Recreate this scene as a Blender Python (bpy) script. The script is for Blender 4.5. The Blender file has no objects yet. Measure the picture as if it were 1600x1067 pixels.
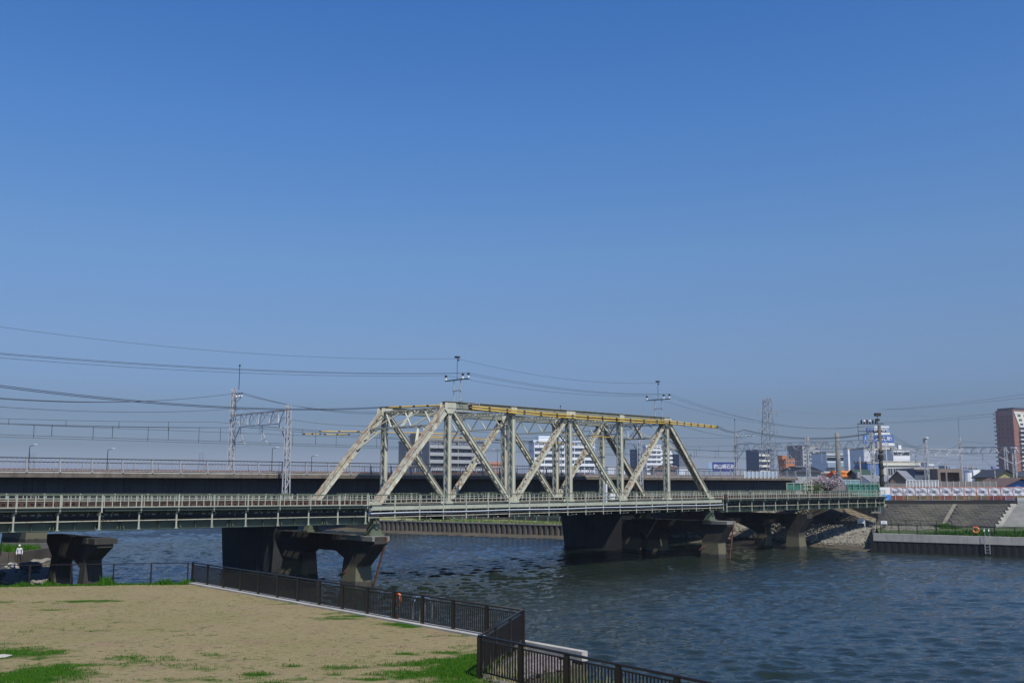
import bpy, math, random
import numpy as np
from mathutils import Vector, Matrix
random.seed(7)
rng = np.random.default_rng(7)
R = math.radians
scene = bpy.context.scene
col = scene.collection

# ------------------------------------------------------------------ camera, sky, sun, exposure
EYE = 5.35
PITCH = math.atan((755 - 533.5) / 1560.0)
cam_d = bpy.data.cameras.new('camera')
cam_d.sensor_width = 36.0
cam_d.lens = 36.0 * 1560 / 1600
cam_d.clip_start = 0.1
cam_d.clip_end = 20000
cam = bpy.data.objects.new('camera', cam_d)
cam.location = (0, 0, EYE)
cam.rotation_euler = (math.pi / 2 + PITCH, 0, 0)
col.objects.link(cam)
scene.camera = cam

SUN_AZ = Vector((0.50, -0.866)).normalized()
SUN_EL = R(53)
sun_vec = Vector((SUN_AZ.x * math.cos(SUN_EL), SUN_AZ.y * math.cos(SUN_EL), math.sin(SUN_EL)))
world = bpy.data.worlds.new('World')
scene.world = world
world.use_nodes = True
nt = world.node_tree
nt.nodes.clear()
sky = nt.nodes.new('ShaderNodeTexSky')
sky.sky_type = 'NISHITA'
sky.sun_disc = False
sky.sun_elevation = SUN_EL
sky.sun_rotation = math.atan2(SUN_AZ.x, SUN_AZ.y)
sky.altitude = 0
sky.air_density = 1.0
sky.dust_density = 1.0
sky.ozone_density = 3.0
bg = nt.nodes.new('ShaderNodeBackground')
bg.inputs['Strength'].default_value = 0.1
wo = nt.nodes.new('ShaderNodeOutputWorld')
# the same tint all round the horizon: a spring haze that greys the low sky and deepens the blue above it
tcw = nt.nodes.new('ShaderNodeTexCoord'); sxw = nt.nodes.new('ShaderNodeSeparateXYZ')
nt.links.new(tcw.outputs['Generated'], sxw.inputs[0])
rmp = nt.nodes.new('ShaderNodeValToRGB')
STOPS = [(0.0, (.90,.98,1.42)), (.0096, (.88,.97,1.40)), (.035, (.46,.54,.78)), (.066, (.45,.515,.72)), (.100, (.55,.63,.86)), (.130, (.63,.71,.91)), (.224, (.70,.90,1.12)), (.344, (.58,.96,1.37)), (.453, (.45,.91,1.44)), (.75, (.37,.70,1.17)), (1.0, (.31,.60,1.02))]
while len(rmp.color_ramp.elements) < len(STOPS): rmp.color_ramp.elements.new(.5)
for e_, (p_, c_) in zip(rmp.color_ramp.elements, STOPS): e_.position = p_
for e_, (p_, c_) in zip(rmp.color_ramp.elements, STOPS): e_.color = (*c_, 1)
nt.links.new(sxw.outputs['Z'], rmp.inputs[0])
mulw = nt.nodes.new('ShaderNodeMixRGB'); mulw.blend_type = 'MULTIPLY'; mulw.inputs[0].default_value = 1
nt.links.new(sky.outputs[0], mulw.inputs[1]); nt.links.new(rmp.outputs[0], mulw.inputs[2])
nt.links.new(mulw.outputs[0], bg.inputs[0])
nt.links.new(bg.outputs[0], wo.inputs[0])

sd = bpy.data.lights.new('sun', 'SUN')
sd.energy = 4.4
sd.angle = R(0.5)
sd.color = (1.0, 0.95, 0.87)
sun = bpy.data.objects.new('sun', sd)
sun.rotation_euler = sun_vec.to_track_quat('Z', 'Y').to_euler()
sun.location = (60, -60, 120)
col.objects.link(sun)
scene.view_settings.view_transform = 'Standard'
scene.view_settings.look = 'None'
scene.view_settings.exposure = 0.0
scene.view_settings.gamma = 1.0

# ------------------------------------------------------------------ helpers: rays, frames
F = 1560.0
CP, SP = math.cos(PITCH), math.sin(PITCH)
def ray(x, y):
    v = (533.5 - y) / F
    return Vector(((x - 800) / F, CP - v * SP, SP + v * CP))
def at_z(x, y, z):
    r = ray(x, y); t = (z - EYE) / r.z
    return Vector((0, 0, EYE)) + r * t
def at_d(x, y, d):
    r = ray(x, y); t = d / r.y
    return Vector((0, 0, EYE)) + r * t
def zrow(y, d):                     # height that shows at image row y at ground distance d
    return at_d(800, y, d).z
def len_to(P, dr, px):              # distance along dr from P until the column px (on the horizon plane)
    k = (px - 800) / F / CP * 1.0
    k = (px - 800) / (F / CP)
    # project at eye level: depth along axis = Y*cos(pitch)
    k = (px - 800) / F * CP
    return (k * P.y - P.x) / (dr.x - k * dr.y)
TH = R(43.7)
U = Vector((math.cos(TH), math.sin(TH), 0))
N = Vector((-math.sin(TH), math.cos(TH), 0))
N0 = Vector((-10.94, 80.24, 0))
def B(s, t, z):
    p = N0 + U * s + N * t
    return Vector((p.x, p.y, z))
def s_at(px, t):                    # station along the bridge where line t crosses image column px
    return len_to(N0 + N * t, U, px)

class MB:
    def __init__(self):
        self.v = []; self.f = []; self.m = []
    def add(self, vs, fs, mi=0):
        b = len(self.v)
        self.v.extend([tuple(p) for p in vs])
        self.f.extend([tuple(i + b for i in q) for q in fs])
        self.m.extend([mi] * len(fs))
        return self
    def box(self, x0, x1, y0, y1, z0, z1, mi=0):
        return self.add([(x0,y0,z0),(x1,y0,z0),(x1,y1,z0),(x0,y1,z0),(x0,y0,z1),(x1,y0,z1),(x1,y1,z1),(x0,y1,z1)],
                 [(0,3,2,1),(4,5,6,7),(0,1,5,4),(1,2,6,5),(2,3,7,6),(3,0,4,7)], mi)
    def bar(self, a, b, w, h, side=None, mi=0):
        a = Vector(a); b = Vector(b); d = (b - a)
        if d.length < 1e-6: return self
        d.normalize()
        if side is None:
            side = d.cross(Vector((0, 0, 1)))
            if side.length < 1e-3: side = Vector((1, 0, 0))
        side = Vector(side); side = (side - d * side.dot(d)).normalized()
        up = side.cross(d).normalized()
        s = side * (w / 2); u = up * (h / 2)
        vs = [a - s - u, a + s - u, a + s + u, a - s + u, b - s - u, b + s - u, b + s + u, b - s + u]
        return self.add(vs, [(0,3,2,1),(4,5,6,7),(0,1,5,4),(1,2,6,5),(2,3,7,6),(3,0,4,7)], mi)
    def tube(self, pts, r, n=6, mi=0, r2=None, cap=True):
        pts = [Vector(p) for p in pts]
        b = len(self.v); k = len(pts)
        for i, p in enumerate(pts):
            d = (pts[min(i + 1, k - 1)] - pts[max(i - 1, 0)]).normalized()
            ref = Vector((0, 0, 1)) if abs(d.z) < .95 else Vector((1, 0, 0))
            s = d.cross(ref).normalized(); u = s.cross(d)
            rr = r if r2 is None else r + (r2 - r) * i / (k - 1)
            for j in range(n):
                a = 2 * math.pi * j / n
                self.v.append(tuple(p + s * (rr * math.cos(a)) + u * (rr * math.sin(a))))
        for i in range(k - 1):
            for j in range(n):
                j2 = (j + 1) % n
                self.f.append((b + i*n + j, b + i*n + j2, b + (i+1)*n + j2, b + (i+1)*n + j)); self.m.append(mi)
        if cap:
            self.f.append(tuple(b + j for j in reversed(range(n)))); self.m.append(mi)
            self.f.append(tuple(b + (k-1)*n + j for j in range(n))); self.m.append(mi)
        return self
    def ext(self, pts, vec, mi=0):          # polygon pts extruded along vec
        n = len(pts); vec = Vector(vec)
        vs = [Vector(p) for p in pts] + [Vector(p) + vec for p in pts]
        fs = [tuple(reversed(range(n))), tuple(range(n, 2*n))] + [(i, (i+1) % n, (i+1) % n + n, i + n) for i in range(n)]
        return self.add(vs, fs, mi)
    def blob(self, c, rx, ry, rz, mi=0, jit=.25, rnd=random):
        c = Vector(c); vs = []
        base = ICO_V
        for p in base:
            k = 1 + rnd.uniform(-jit, jit)
            vs.append((c.x + p[0]*rx*k, c.y + p[1]*ry*k, c.z + p[2]*rz*k))
        return self.add(vs, ICO_F, mi)
    def mesh(self, name, mats):
        me = bpy.data.meshes.new(name)
        me.from_pydata(self.v, [], self.f)
        for m in (mats if isinstance(mats, (list, tuple)) else [mats]): me.materials.append(m)
        if any(self.m): me.polygons.foreach_set('material_index', self.m)
        me.update()
        return me
    def build(self, name, mats, parent=None, label=None, kind=None, smooth=False):
        me = self.mesh(name, mats)
        if smooth: me.polygons.foreach_set('use_smooth', [True] * len(me.polygons))
        return link(name, me, parent, label, kind)
_p = (1 + 5 ** .5) / 2
ICO_V = [Vector(v).normalized() for v in [(-1,_p,0),(1,_p,0),(-1,-_p,0),(1,-_p,0),(0,-1,_p),(0,1,_p),(0,-1,-_p),(0,1,-_p),(_p,0,-1),(_p,0,1),(-_p,0,-1),(-_p,0,1)]]
ICO_F = [(0,11,5),(0,5,1),(0,1,7),(0,7,10),(0,10,11),(1,5,9),(5,11,4),(11,10,2),(10,7,6),(7,1,8),(3,9,4),(3,4,2),(3,2,6),(3,6,8),(3,8,9),(4,9,5),(2,4,11),(6,2,10),(8,6,7),(9,8,1)]
def link(name, me, parent=None, label=None, kind=None, loc=None):
    o = bpy.data.objects.new(name, me); col.objects.link(o)
    if parent is not None: o.parent = parent
    if label: o['label'] = label
    if kind: o['kind'] = kind
    if loc is not None: o.location = loc
    return o
def tag(o, label, cat, group=None):
    o['label'] = label; o['category'] = cat
    if group: o['group'] = group
    return o
def thing(name, label, cat, loc=(0,0,0), rz=0, group=None):
    o = bpy.data.objects.new(name, None); o.empty_display_size = .3
    col.objects.link(o); o.location = loc; o.rotation_euler = (0, 0, rz)
    return tag(o, label, cat, group)
def copy_tree(o, parent=None):
    c = o.copy(); col.objects.link(c)
    if parent is not None: c.parent = parent
    for ch in list(o.children): copy_tree(ch, c)
    return c
def structure(o): o['kind'] = 'structure'; return o
def bthing(name, label, cat, group=None, s=0, t=0, z=0):   # a thing in the bridge's frame (x along, y across)
    p = B(s, t, z); return thing(name, label, cat, p, TH, group)

# ------------------------------------------------------------------ materials
def mat(name, c, rough=.7, var=.18, scale=1.5, c2=None, patch=None, bump=0, bscale=30, metal=0, spec=None, rust=None, streak=None, emit=None):
    m = bpy.data.materials.new(name); m.use_nodes = True
    n = m.node_tree.nodes; l = m.node_tree.links
    b = n['Principled BSDF']
    b.inputs['Roughness'].default_value = rough
    b.inputs['Metallic'].default_value = metal
    if spec is not None: b.inputs['Specular IOR Level'].default_value = spec
    geo = n.new('ShaderNodeNewGeometry')
    tx = n.new('ShaderNodeTexNoise'); tx.inputs['Scale'].default_value = scale; tx.inputs['Detail'].default_value = 6
    tx.inputs['Roughness'].default_value = .65
    l.new(geo.outputs['Position'], tx.inputs['Vector'])
    mr = n.new('ShaderNodeMapRange'); mr.inputs[1].default_value = .3; mr.inputs[2].default_value = .7
    mr.inputs[3].default_value = 1 - var; mr.inputs[4].default_value = 1 + var
    l.new(tx.outputs['Fac'], mr.inputs[0])
    mx = n.new('ShaderNodeMixRGB'); mx.blend_type = 'MULTIPLY'; mx.inputs[0].default_value = 1
    mx.inputs[1].default_value = (*c, 1); l.new(mr.outputs[0], mx.inputs[2])
    out = mx.outputs[0]
    def layer(out, colr, lo, hi, sc, stretch=None, amount=1.0, nz=None):
        t2 = n.new('ShaderNodeTexNoise'); t2.inputs['Scale'].default_value = sc; t2.inputs['Detail'].default_value = 8
        t2.inputs['Roughness'].default_value = .7
        if stretch:
            mp = n.new('ShaderNodeMapping'); mp.inputs['Scale'].default_value = stretch
            l.new(geo.outputs['Position'], mp.inputs['Vector']); l.new(mp.outputs[0], t2.inputs['Vector'])
        else: l.new(geo.outputs['Position'], t2.inputs['Vector'])
        src = t2.outputs['Fac']
        if nz:
            sx = n.new('ShaderNodeSeparateXYZ'); l.new(geo.outputs['Normal'], sx.inputs[0])
            ma = n.new('ShaderNodeMath'); ma.operation = 'MULTIPLY_ADD'; ma.inputs[1].default_value = nz
            l.new(sx.outputs['Z'], ma.inputs[0]); l.new(src, ma.inputs[2]); src = ma.outputs[0]
        r2 = n.new('ShaderNodeMapRange'); r2.inputs[1].default_value = lo; r2.inputs[2].default_value = hi
        r2.inputs[4].default_value = amount
        l.new(src, r2.inputs[0])
        m2 = n.new('ShaderNodeMixRGB'); l.new(r2.outputs[0], m2.inputs[0]); l.new(out, m2.inputs[1]); m2.inputs[2].default_value = (*colr, 1)
        return m2.outputs[0]
    if c2: out = layer(out, c2, .45, .62, patch or scale * .4, amount=.85)
    if streak: out = layer(out, streak, .5, .68, 1.0, stretch=(2.2, 2.2, .18), amount=.75)
    if rust: out = layer(out, rust[0], rust[1], rust[1] + .1, rust[2], amount=rust[3], nz=rust[4] if len(rust) > 4 else None)
    l.new(out, b.inputs['Base Color'])
    if bump:
        bt = n.new('ShaderNodeTexNoise'); bt.inputs['Scale'].default_value = bscale; bt.inputs['Detail'].default_value = 5
        l.new(geo.outputs['Position'], bt.inputs['Vector'])
        bm = n.new('ShaderNodeBump'); bm.inputs['Strength'].default_value = bump; bm.inputs['Distance'].default_value = .05
        l.new(bt.outputs['Fac'], bm.inputs['Height']); l.new(bm.outputs[0], b.inputs['Normal'])
    if emit:
        b.inputs['Emission Color'].default_value = (*emit[0], 1); b.inputs['Emission Strength'].default_value = emit[1]
    return m
RUST = (.16, .065, .025)
M = dict(
 truss=mat('pale_green_bridge_paint', (.49,.49,.39), .55, .14, .8, rust=(RUST, .63, 1.7, .8, .06), streak=(.44,.36,.22)),
 truss_rusty=mat('rusty_bridge_paint', (.48,.48,.38), .65, .2, 1.2, rust=(RUST, .535, 2.6, .85, .12), streak=(.44,.30,.16)),
 rail_rust=mat('brown_rail_steel', (.075,.04,.028), .8, .3, 2.0),
 chord=mat('weathered_chord_paint', (.21,.225,.17), .65, .25, 1.2, rust=(RUST, .56, 1.6, .9, .0), streak=(.26,.21,.13)),
 rust_strip=mat('rust_streaked_strip', (.40,.36,.27), .8, .2, 1.0, c2=(.20,.085,.045), patch=.9),
 green=mat('green_girder_paint', (.105,.13,.085), .6, .22, 1.1, rust=((.10,.05,.025), .60, 1.3, .85), streak=(.10,.12,.08)),
 rail_green=mat('pale_green_rail_paint', (.37,.385,.30), .6, .16, 1.0, rust=(RUST, .60, 2.5, .8)),
 dkgreen=mat('dark_green_edge_paint', (.045,.065,.05), .6, .25, 1.1, streak=(.03,.04,.03)),
 rusty=mat('bare_rust', (.17,.075,.035), .85, .35, 2.0, bump=.4),
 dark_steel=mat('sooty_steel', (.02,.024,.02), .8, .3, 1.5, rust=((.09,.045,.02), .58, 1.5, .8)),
 sleeper=mat('weathered_sleeper_timber', (.07,.035,.022), .9, .4, 2.0),
 pipe=mat('galvanised_pipe', (.48,.52,.56), .45, .1, 1.0),
 cable=mat('black_cable', (.03,.035,.045), .5, .1, 1.0),
 wire=mat('wire_metal', (.035,.038,.045), .6, .1, 1.0),
 yellow=mat('yellow_wire_sleeve', (.62,.40,.05), .5, .12, 3.0),
 black=mat('black_band', (.02,.02,.02), .6, .1, 3.0),
 conc=mat('grey_concrete', (.21,.20,.18), .85, .2, .7, streak=(.16,.15,.13), bump=.2),
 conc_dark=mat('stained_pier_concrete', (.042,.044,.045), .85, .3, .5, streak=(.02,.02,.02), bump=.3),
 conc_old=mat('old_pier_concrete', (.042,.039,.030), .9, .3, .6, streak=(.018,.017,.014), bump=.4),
 conc_light=mat('pale_concrete', (.41,.385,.335), .8, .16, .8, streak=(.25,.23,.19), bump=.15),
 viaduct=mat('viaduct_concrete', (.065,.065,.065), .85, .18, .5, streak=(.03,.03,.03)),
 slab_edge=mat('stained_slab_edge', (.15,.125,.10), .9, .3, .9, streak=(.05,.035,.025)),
 galv=mat('galvanised_lattice_steel', (.40,.41,.42), .5, .12, 1.0),
 galv_pale=mat('pale_handrail_steel', (.33,.33,.35), .5, .12, 1.0),
 insul=mat('white_porcelain', (.75,.75,.73), .3, .05, 1.0),
 brown_fence=mat('dark_brown_fence_paint', (.015,.0115,.010), .36, .12, 2.0, spec=.5),
 orange=mat('orange_ring_plastic', (.80,.17,.03), .5, .1, 3.0),
 chrome=mat('stainless_tube', (.7,.7,.7), .2, .03, 1.0, metal=.9),
 stone=mat('pale_riprap_stone', (.20,.188,.152), .9, .5, 1.4, bump=.5),
 stone_dark=mat('dark_rubble_stone', (.075,.07,.06), .9, .45, .8, bump=.5),
 pit_stone=mat('purplish_revetment_stone', (.17,.145,.14), .9, .4, 4, bump=.5),
 mud=mat('wet_shore_mud', (.085,.072,.048), .7, .3, .4, bump=.6, bscale=3),
 block=mat('weathered_block_concrete', (.050,.047,.040), .9, .4, .35, c2=(.11,.10,.07), patch=.22, bump=.3),
 block_brown=mat('brown_block_concrete', (.15,.12,.08), .9, .25, .5, bump=.3),
 band=mat('pale_joint_concrete', (.17,.155,.12), .9, .2, .8),
 steps=mat('light_step_concrete', (.25,.245,.225), .85, .2, .8),
 dark_wall=mat('dark_wet_wall', (.012,.012,.011), .8, .4, .8),
 sheetpile=mat('weathered_sheet_pile', (.085,.075,.06), .8, .3, .8, rust=((.10,.06,.035), .58, .6, .8)),
 grass=mat('green_grass_blades', (.027,.10,.003), .9, .3, 2.0, spec=.1),
 grass2=mat('bright_weed_leaves', (.045,.125,.008), .9, .3, 2.0, spec=.1),
 drygrass=mat('dry_bank_grass', (.24,.24,.10), .9, .25, .3, c2=(.10,.16,.04), patch=.25),
 turf=mat('terrace_turf', (.04,.075,.014), .95, .35, .5, c2=(.13,.15,.05), patch=.3, bump=.6, bscale=12),
 reed=mat('reed_blades', (.09,.15,.04), .7, .35, 3.0),
 reed_dry=mat('dry_reed_blades', (.34,.30,.16), .8, .2, 3.0),
 ground=mat('town_ground', (.17,.165,.15), .95, .25, .05),
 white=mat('white_wall', (.72,.73,.73), .7, .06, .2),
 white_blue=mat('cool_white_wall', (.62,.67,.72), .7, .06, .2),
 cream=mat('cream_wall', (.52,.49,.42), .8, .08, .3),
 greybeige=mat('grey_gable_tile', (.26,.255,.23), .8, .08, .3),
 greywall=mat('grey_wall', (.33,.34,.34), .8, .1, .3),
 slatewall=mat('slate_blue_wall', (.10,.125,.17), .8, .1, .2),
 navy=mat('navy_board', (.025,.045,.20), .5, .06, .3),
 blue=mat('blue_board', (.06,.15,.42), .5, .06, .3),
 paleblue=mat('pale_blue_board', (.28,.38,.52), .5, .06, .3),
 bluewall=mat('blue_wall', (.08,.17,.38), .7, .1, .5),
 lightblue=mat('light_blue_band', (.28,.36,.45), .6, .08, .3),
 teal=mat('teal_panel', (.17,.32,.34), .6, .1, .5),
 orange_wall=mat('orange_tile_wall', (.42,.16,.06), .8, .1, .2),
 brown_wall=mat('mauve_brown_tile', (.25,.19,.17), .8, .1, .2),
 redbrown=mat('red_brown_tile', (.26,.115,.085), .8, .1, .2),
 brick=mat('salmon_roof_tile', (.42,.20,.13), .8, .1, .4),
 cream_white=mat('cream_white_tile', (.68,.66,.55), .7, .06, .2),
 orange_roof=mat('orange_roof_tile', (.62,.20,.03), .7, .15, 1.0),
 dkgreen_roof=mat('dark_green_roof', (.035,.07,.05), .7, .2, 1.0),
 grey_roof=mat('grey_tile_roof', (.22,.225,.235), .6, .15, 1.0),
 dark_roof=mat('dark_tile_roof', (.05,.052,.06), .6, .2, 1.0),
 brown_roof=mat('brown_tile_roof', (.15,.095,.075), .7, .2, 1.0),
 taupe=mat('taupe_wall', (.21,.165,.14), .8, .1, .5),
 olive=mat('olive_yellow_wall', (.33,.30,.15), .8, .1, .5),
 window=mat('window_glass', (.035,.045,.06), .12, .2, .3, spec=.8),
 winframe=mat('window_frame', (.55,.56,.57), .5, .05, 1.0),
 netgreen=mat('green_mesh_sheet', (.05,.17,.13), .8, .25, 1.5),
 scaf=mat('green_scaffold_tube', (.16,.30,.24), .6, .15, 1.0),
 tarp=mat('white_mesh_sheet', (.50,.49,.53), .8, .08, 1.0),
 bluetarp=mat('blue_tarpaulin', (.08,.28,.62), .6, .15, 2.0),
 orange_frame=mat('orange_barrier_tube', (.62,.17,.06), .6, .12, 2.0),
 blockwall=mat('grey_block_wall', (.19,.175,.165), .9, .2, .8),
 skin=mat('skin', (.45,.28,.2), .6, .05, 5),
 jacket=mat('white_jacket', (.62,.64,.68), .8, .06, 5),
 trousers=mat('black_trousers', (.02,.022,.028), .8, .1, 5),
 cap=mat('white_cap', (.7,.7,.68), .8, .05, 5),
 bark=mat('cherry_bark', (.06,.045,.04), .9, .2, 3),
 blossom=mat('cherry_blossom', (.36,.28,.30), .9, .2, 2),
 blossom2=mat('pale_blossom', (.46,.40,.41), .9, .1, 2),
 leaf=mat('olive_leaf', (.10,.12,.035), .9, .25, 2),
 pole=mat('concrete_pole', (.27,.25,.23), .85, .2, 1.5),
 pole_dark=mat('dark_stained_pole', (.10,.085,.075), .85, .3, 1.5),
 hazy_steel=mat('pylon_steel', (.24,.25,.27), .6, .05, .1),
 lampwhite=mat('lamp_head_white', (.7,.7,.7), .5, .03, 1.0),
)
# sunlit patch at the pier feet, painted as a pale band in the colour
def sunlit_band(m, zlo, zhi, colr):
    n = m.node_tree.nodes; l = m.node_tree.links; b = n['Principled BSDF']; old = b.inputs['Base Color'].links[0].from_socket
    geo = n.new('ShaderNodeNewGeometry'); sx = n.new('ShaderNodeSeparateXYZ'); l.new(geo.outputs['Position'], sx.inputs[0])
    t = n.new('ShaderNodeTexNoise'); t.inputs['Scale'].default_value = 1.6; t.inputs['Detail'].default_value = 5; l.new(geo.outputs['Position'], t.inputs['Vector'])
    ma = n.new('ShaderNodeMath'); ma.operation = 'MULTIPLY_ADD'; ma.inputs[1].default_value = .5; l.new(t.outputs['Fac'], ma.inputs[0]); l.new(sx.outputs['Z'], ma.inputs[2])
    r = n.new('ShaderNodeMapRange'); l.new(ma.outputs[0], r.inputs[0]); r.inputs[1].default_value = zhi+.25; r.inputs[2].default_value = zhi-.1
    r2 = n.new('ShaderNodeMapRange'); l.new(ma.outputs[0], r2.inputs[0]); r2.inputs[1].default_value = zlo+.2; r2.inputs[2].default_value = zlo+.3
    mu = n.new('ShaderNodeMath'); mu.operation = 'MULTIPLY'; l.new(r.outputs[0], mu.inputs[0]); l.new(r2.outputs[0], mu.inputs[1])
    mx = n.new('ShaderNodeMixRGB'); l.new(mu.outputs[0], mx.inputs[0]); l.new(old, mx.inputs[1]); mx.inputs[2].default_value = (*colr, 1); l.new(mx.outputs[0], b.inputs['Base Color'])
sunlit_band(M['conc_old'], -2.25, -.9, (.125,.115,.07))
# hazard stripes (flat print): diagonal bands
def stripes_mat(name, ca, cb):
    m = bpy.data.materials.new(name); m.use_nodes = True
    n = m.node_tree.nodes; l = m.node_tree.links; b = n['Principled BSDF']; b.inputs['Roughness'].default_value = .6
    tc = n.new('ShaderNodeTexCoord'); sx = n.new('ShaderNodeSeparateXYZ'); l.new(tc.outputs['Object'], sx.inputs[0])
    a = n.new('ShaderNodeMath'); a.operation = 'ADD'; l.new(sx.outputs['X'], a.inputs[0]); l.new(sx.outputs['Z'], a.inputs[1])
    mm = n.new('ShaderNodeMath'); mm.operation = 'PINGPONG'; mm.inputs[1].default_value = .16; l.new(a.outputs[0], mm.inputs[0])
    g = n.new('ShaderNodeMath'); g.operation = 'GREATER_THAN'; g.inputs[1].default_value = .08; l.new(mm.outputs[0], g.inputs[0])
    mx = n.new('ShaderNodeMixRGB'); l.new(g.outputs[0], mx.inputs[0]); mx.inputs[1].default_value = (*ca, 1); mx.inputs[2].default_value = (*cb, 1)
    l.new(mx.outputs[0], b.inputs['Base Color']); return m
M['haz'] = stripes_mat('black_yellow_hazard_stripes', (.025,.02,.02), (.30,.20,.07))
M['haz_red'] = stripes_mat('black_red_hazard_stripes', (.05,.02,.015), (.34,.085,.035))

# ------------------------------------------------------------------ SETTING: water, ground, banks
WZ = -2.65
def vnoise_pre(x, y, seed=0, oct=3):
    r = np.random.default_rng(seed); out = np.zeros_like(x, dtype=float); amp = 1; tot = 0
    for o in range(oct):
        g = r.random((128, 128)); fx = (x * 2**o) % 128; fy = (y * 2**o) % 128
        i = fx.astype(int); j = fy.astype(int); u = fx - i; v = fy - j; u = u*u*(3-2*u); v = v*v*(3-2*v)
        i2 = (i+1) % 128; j2 = (j+1) % 128
        out += amp * ((g[i,j]*(1-u)+g[i2,j]*u)*(1-v) + (g[i,j2]*(1-u)+g[i2,j2]*u)*v); tot += amp; amp *= .55
    return out / tot
def water_mat():
    m = bpy.data.materials.new('river_water'); m.use_nodes = True
    n = m.node_tree.nodes; l = m.node_tree.links; b = n['Principled BSDF']
    b.inputs['Base Color'].default_value = (.014, .022, .015, 1)
    b.inputs['Roughness'].default_value = .05; b.inputs['Specular Tint'].default_value = (.86, .95, 1, 1); b.inputs['IOR'].default_value = 1.46
    geo = n.new('ShaderNodeNewGeometry')
    def nz(sc, rot, st, det=4, dist=0):
        mp = n.new('ShaderNodeMapping'); mp.inputs['Rotation'].default_value = (0, 0, R(rot)); mp.inputs['Scale'].default_value = st
        t = n.new('ShaderNodeTexNoise'); t.inputs['Scale'].default_value = sc; t.inputs['Detail'].default_value = det
        t.inputs['Distortion'].default_value = dist
        l.new(geo.outputs['Position'], mp.inputs['Vector']); l.new(mp.outputs[0], t.inputs['Vector']); return t.outputs['Fac']
    a = nz(.55, 12, (.55, 1.3, 1), 3, .4); c = nz(2.2, -8, (.6, 1.4, 1), 5, .3); big = nz(.05, 20, (1, 1, 1), 2)
    def mul(x, k):
        q = n.new('ShaderNodeMath'); q.operation = 'MULTIPLY'; l.new(x, q.inputs[0])
        if isinstance(k, (int, float)): q.inputs[1].default_value = k
        else: l.new(k, q.inputs[1])
        return q.outputs[0]
    def add(x, y):
        q = n.new('ShaderNodeMath'); q.operation = 'ADD'; l.new(x, q.inputs[0]); l.new(y, q.inputs[1]); return q.outputs[0]
    mr = n.new('ShaderNodeMapRange'); l.new(big, mr.inputs[0]); mr.inputs[1].default_value = .35; mr.inputs[2].default_value = .65
    mr.inputs[3].default_value = .6; mr.inputs[4].default_value = 1.15
    f_ = nz(7.5, 25, (.7, 1.3, 1), 4, .2); h = mul(add(add(mul(a, .10), mul(c, .12)), mul(f_, .055)), mr.outputs[0])
    bm = n.new('ShaderNodeBump'); bm.inputs['Strength'].default_value = 1.0; bm.inputs['Distance'].default_value = .75
    l.new(h, bm.inputs['Height']); l.new(bm.outputs[0], b.inputs['Normal'])
    return m
M['water'] = water_mat()
# water: one sheet; a fine wave field in the part one can see, flat beyond
WY0, WY1, WS = 16.0, 230.0, .74
ys_ = [WY0]
while ys_[-1] < WY1: ys_.append(ys_[-1] + .085 + .0032*(ys_[-1]-WY0))
ys_[-1] = WY1
us_ = np.linspace(-WS, WS, 800)
Ug, WYg = np.meshgrid(us_, np.array(ys_), indexing='ij'); WXg = Ug*WYg
Zw = np.zeros_like(WXg); rw_ = np.random.default_rng(4)
gate = .45 + 1.1*vnoise_pre(WXg*.045+7, WYg*.03+3)
lim = .24 + WYg*.006
for i in range(72):
    lam = 10**rw_.uniform(math.log10(.42), math.log10(2.7)); th = rw_.normal(R(-80), R(27)); k = 2*math.pi/lam
    am = .0074*lam**.9*rw_.uniform(.5,1.2)*(1.0 if lam < 1.2 else .55)
    ph = k*(WXg*math.cos(th)+WYg*math.sin(th)) + rw_.uniform(0,6.28) + 1.2*np.sin(WXg*.11+WYg*.07+i)
    Zw += am*(np.sin(ph) + .25*np.cos(2*ph))*np.clip((lam/lim-1)*1.2, 0, 1)
fade = np.clip((WS-np.abs(Ug))/.04,0,1)*np.clip((WYg-WY0)/2,0,1)*np.clip((WY1-WYg)/20,0,1)
Zw *= gate*fade
n1, n2 = WXg.shape
ii = np.arange(n1*n2).reshape(n1,n2)
fq = np.stack([ii[:-1,:-1], ii[1:,:-1], ii[1:,1:], ii[:-1,1:]], -1).reshape(-1,4)
vv = np.stack([WXg.ravel(), WYg.ravel(), (WZ+Zw).ravel()], 1)
nb = n1*n2
outer = np.array([(-WS*WY0,WY0),(-WS*WY1,WY1),(WS*WY1,WY1),(WS*WY0,WY0),(-4000,-60),(-4000,4200),(4000,4200),(4000,-60)], float)
vv = np.concatenate([vv, np.concatenate([outer, np.full((8,1), WZ)], 1)])
fo = np.array([(nb,nb+1,nb+5,nb+4),(nb+1,nb+2,nb+6,nb+5),(nb+2,nb+3,nb+7,nb+6),(nb+3,nb,nb+4,nb+7)])[:, ::-1]
fq = np.concatenate([fq, fo])
me_w = bpy.data.meshes.new('river_water')
me_w.vertices.add(len(vv)); me_w.vertices.foreach_set('co', vv.astype(np.float32).ravel())
me_w.loops.add(len(fq)*4); me_w.loops.foreach_set('vertex_index', fq.astype(np.int32).ravel())
me_w.polygons.add(len(fq)); me_w.polygons.foreach_set('loop_start', np.arange(0, len(fq)*4, 4, dtype=np.int32)); me_w.polygons.foreach_set('loop_total', np.full(len(fq), 4, dtype=np.int32))
me_w.polygons.foreach_set('use_smooth', np.ones(len(fq), bool))
me_w.update(calc_edges=True); me_w.validate(); me_w.materials.append(M['water'])
structure(link('river_water', me_w))
bed = MB(); bed.add([(-4200,-100,WZ-.9),(4200,-100,WZ-.9),(4200,4300,WZ-.9),(-4200,4300,WZ-.9)], [(0,1,2,3)])
structure(bed.build('river_bed', M['mud']))
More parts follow.
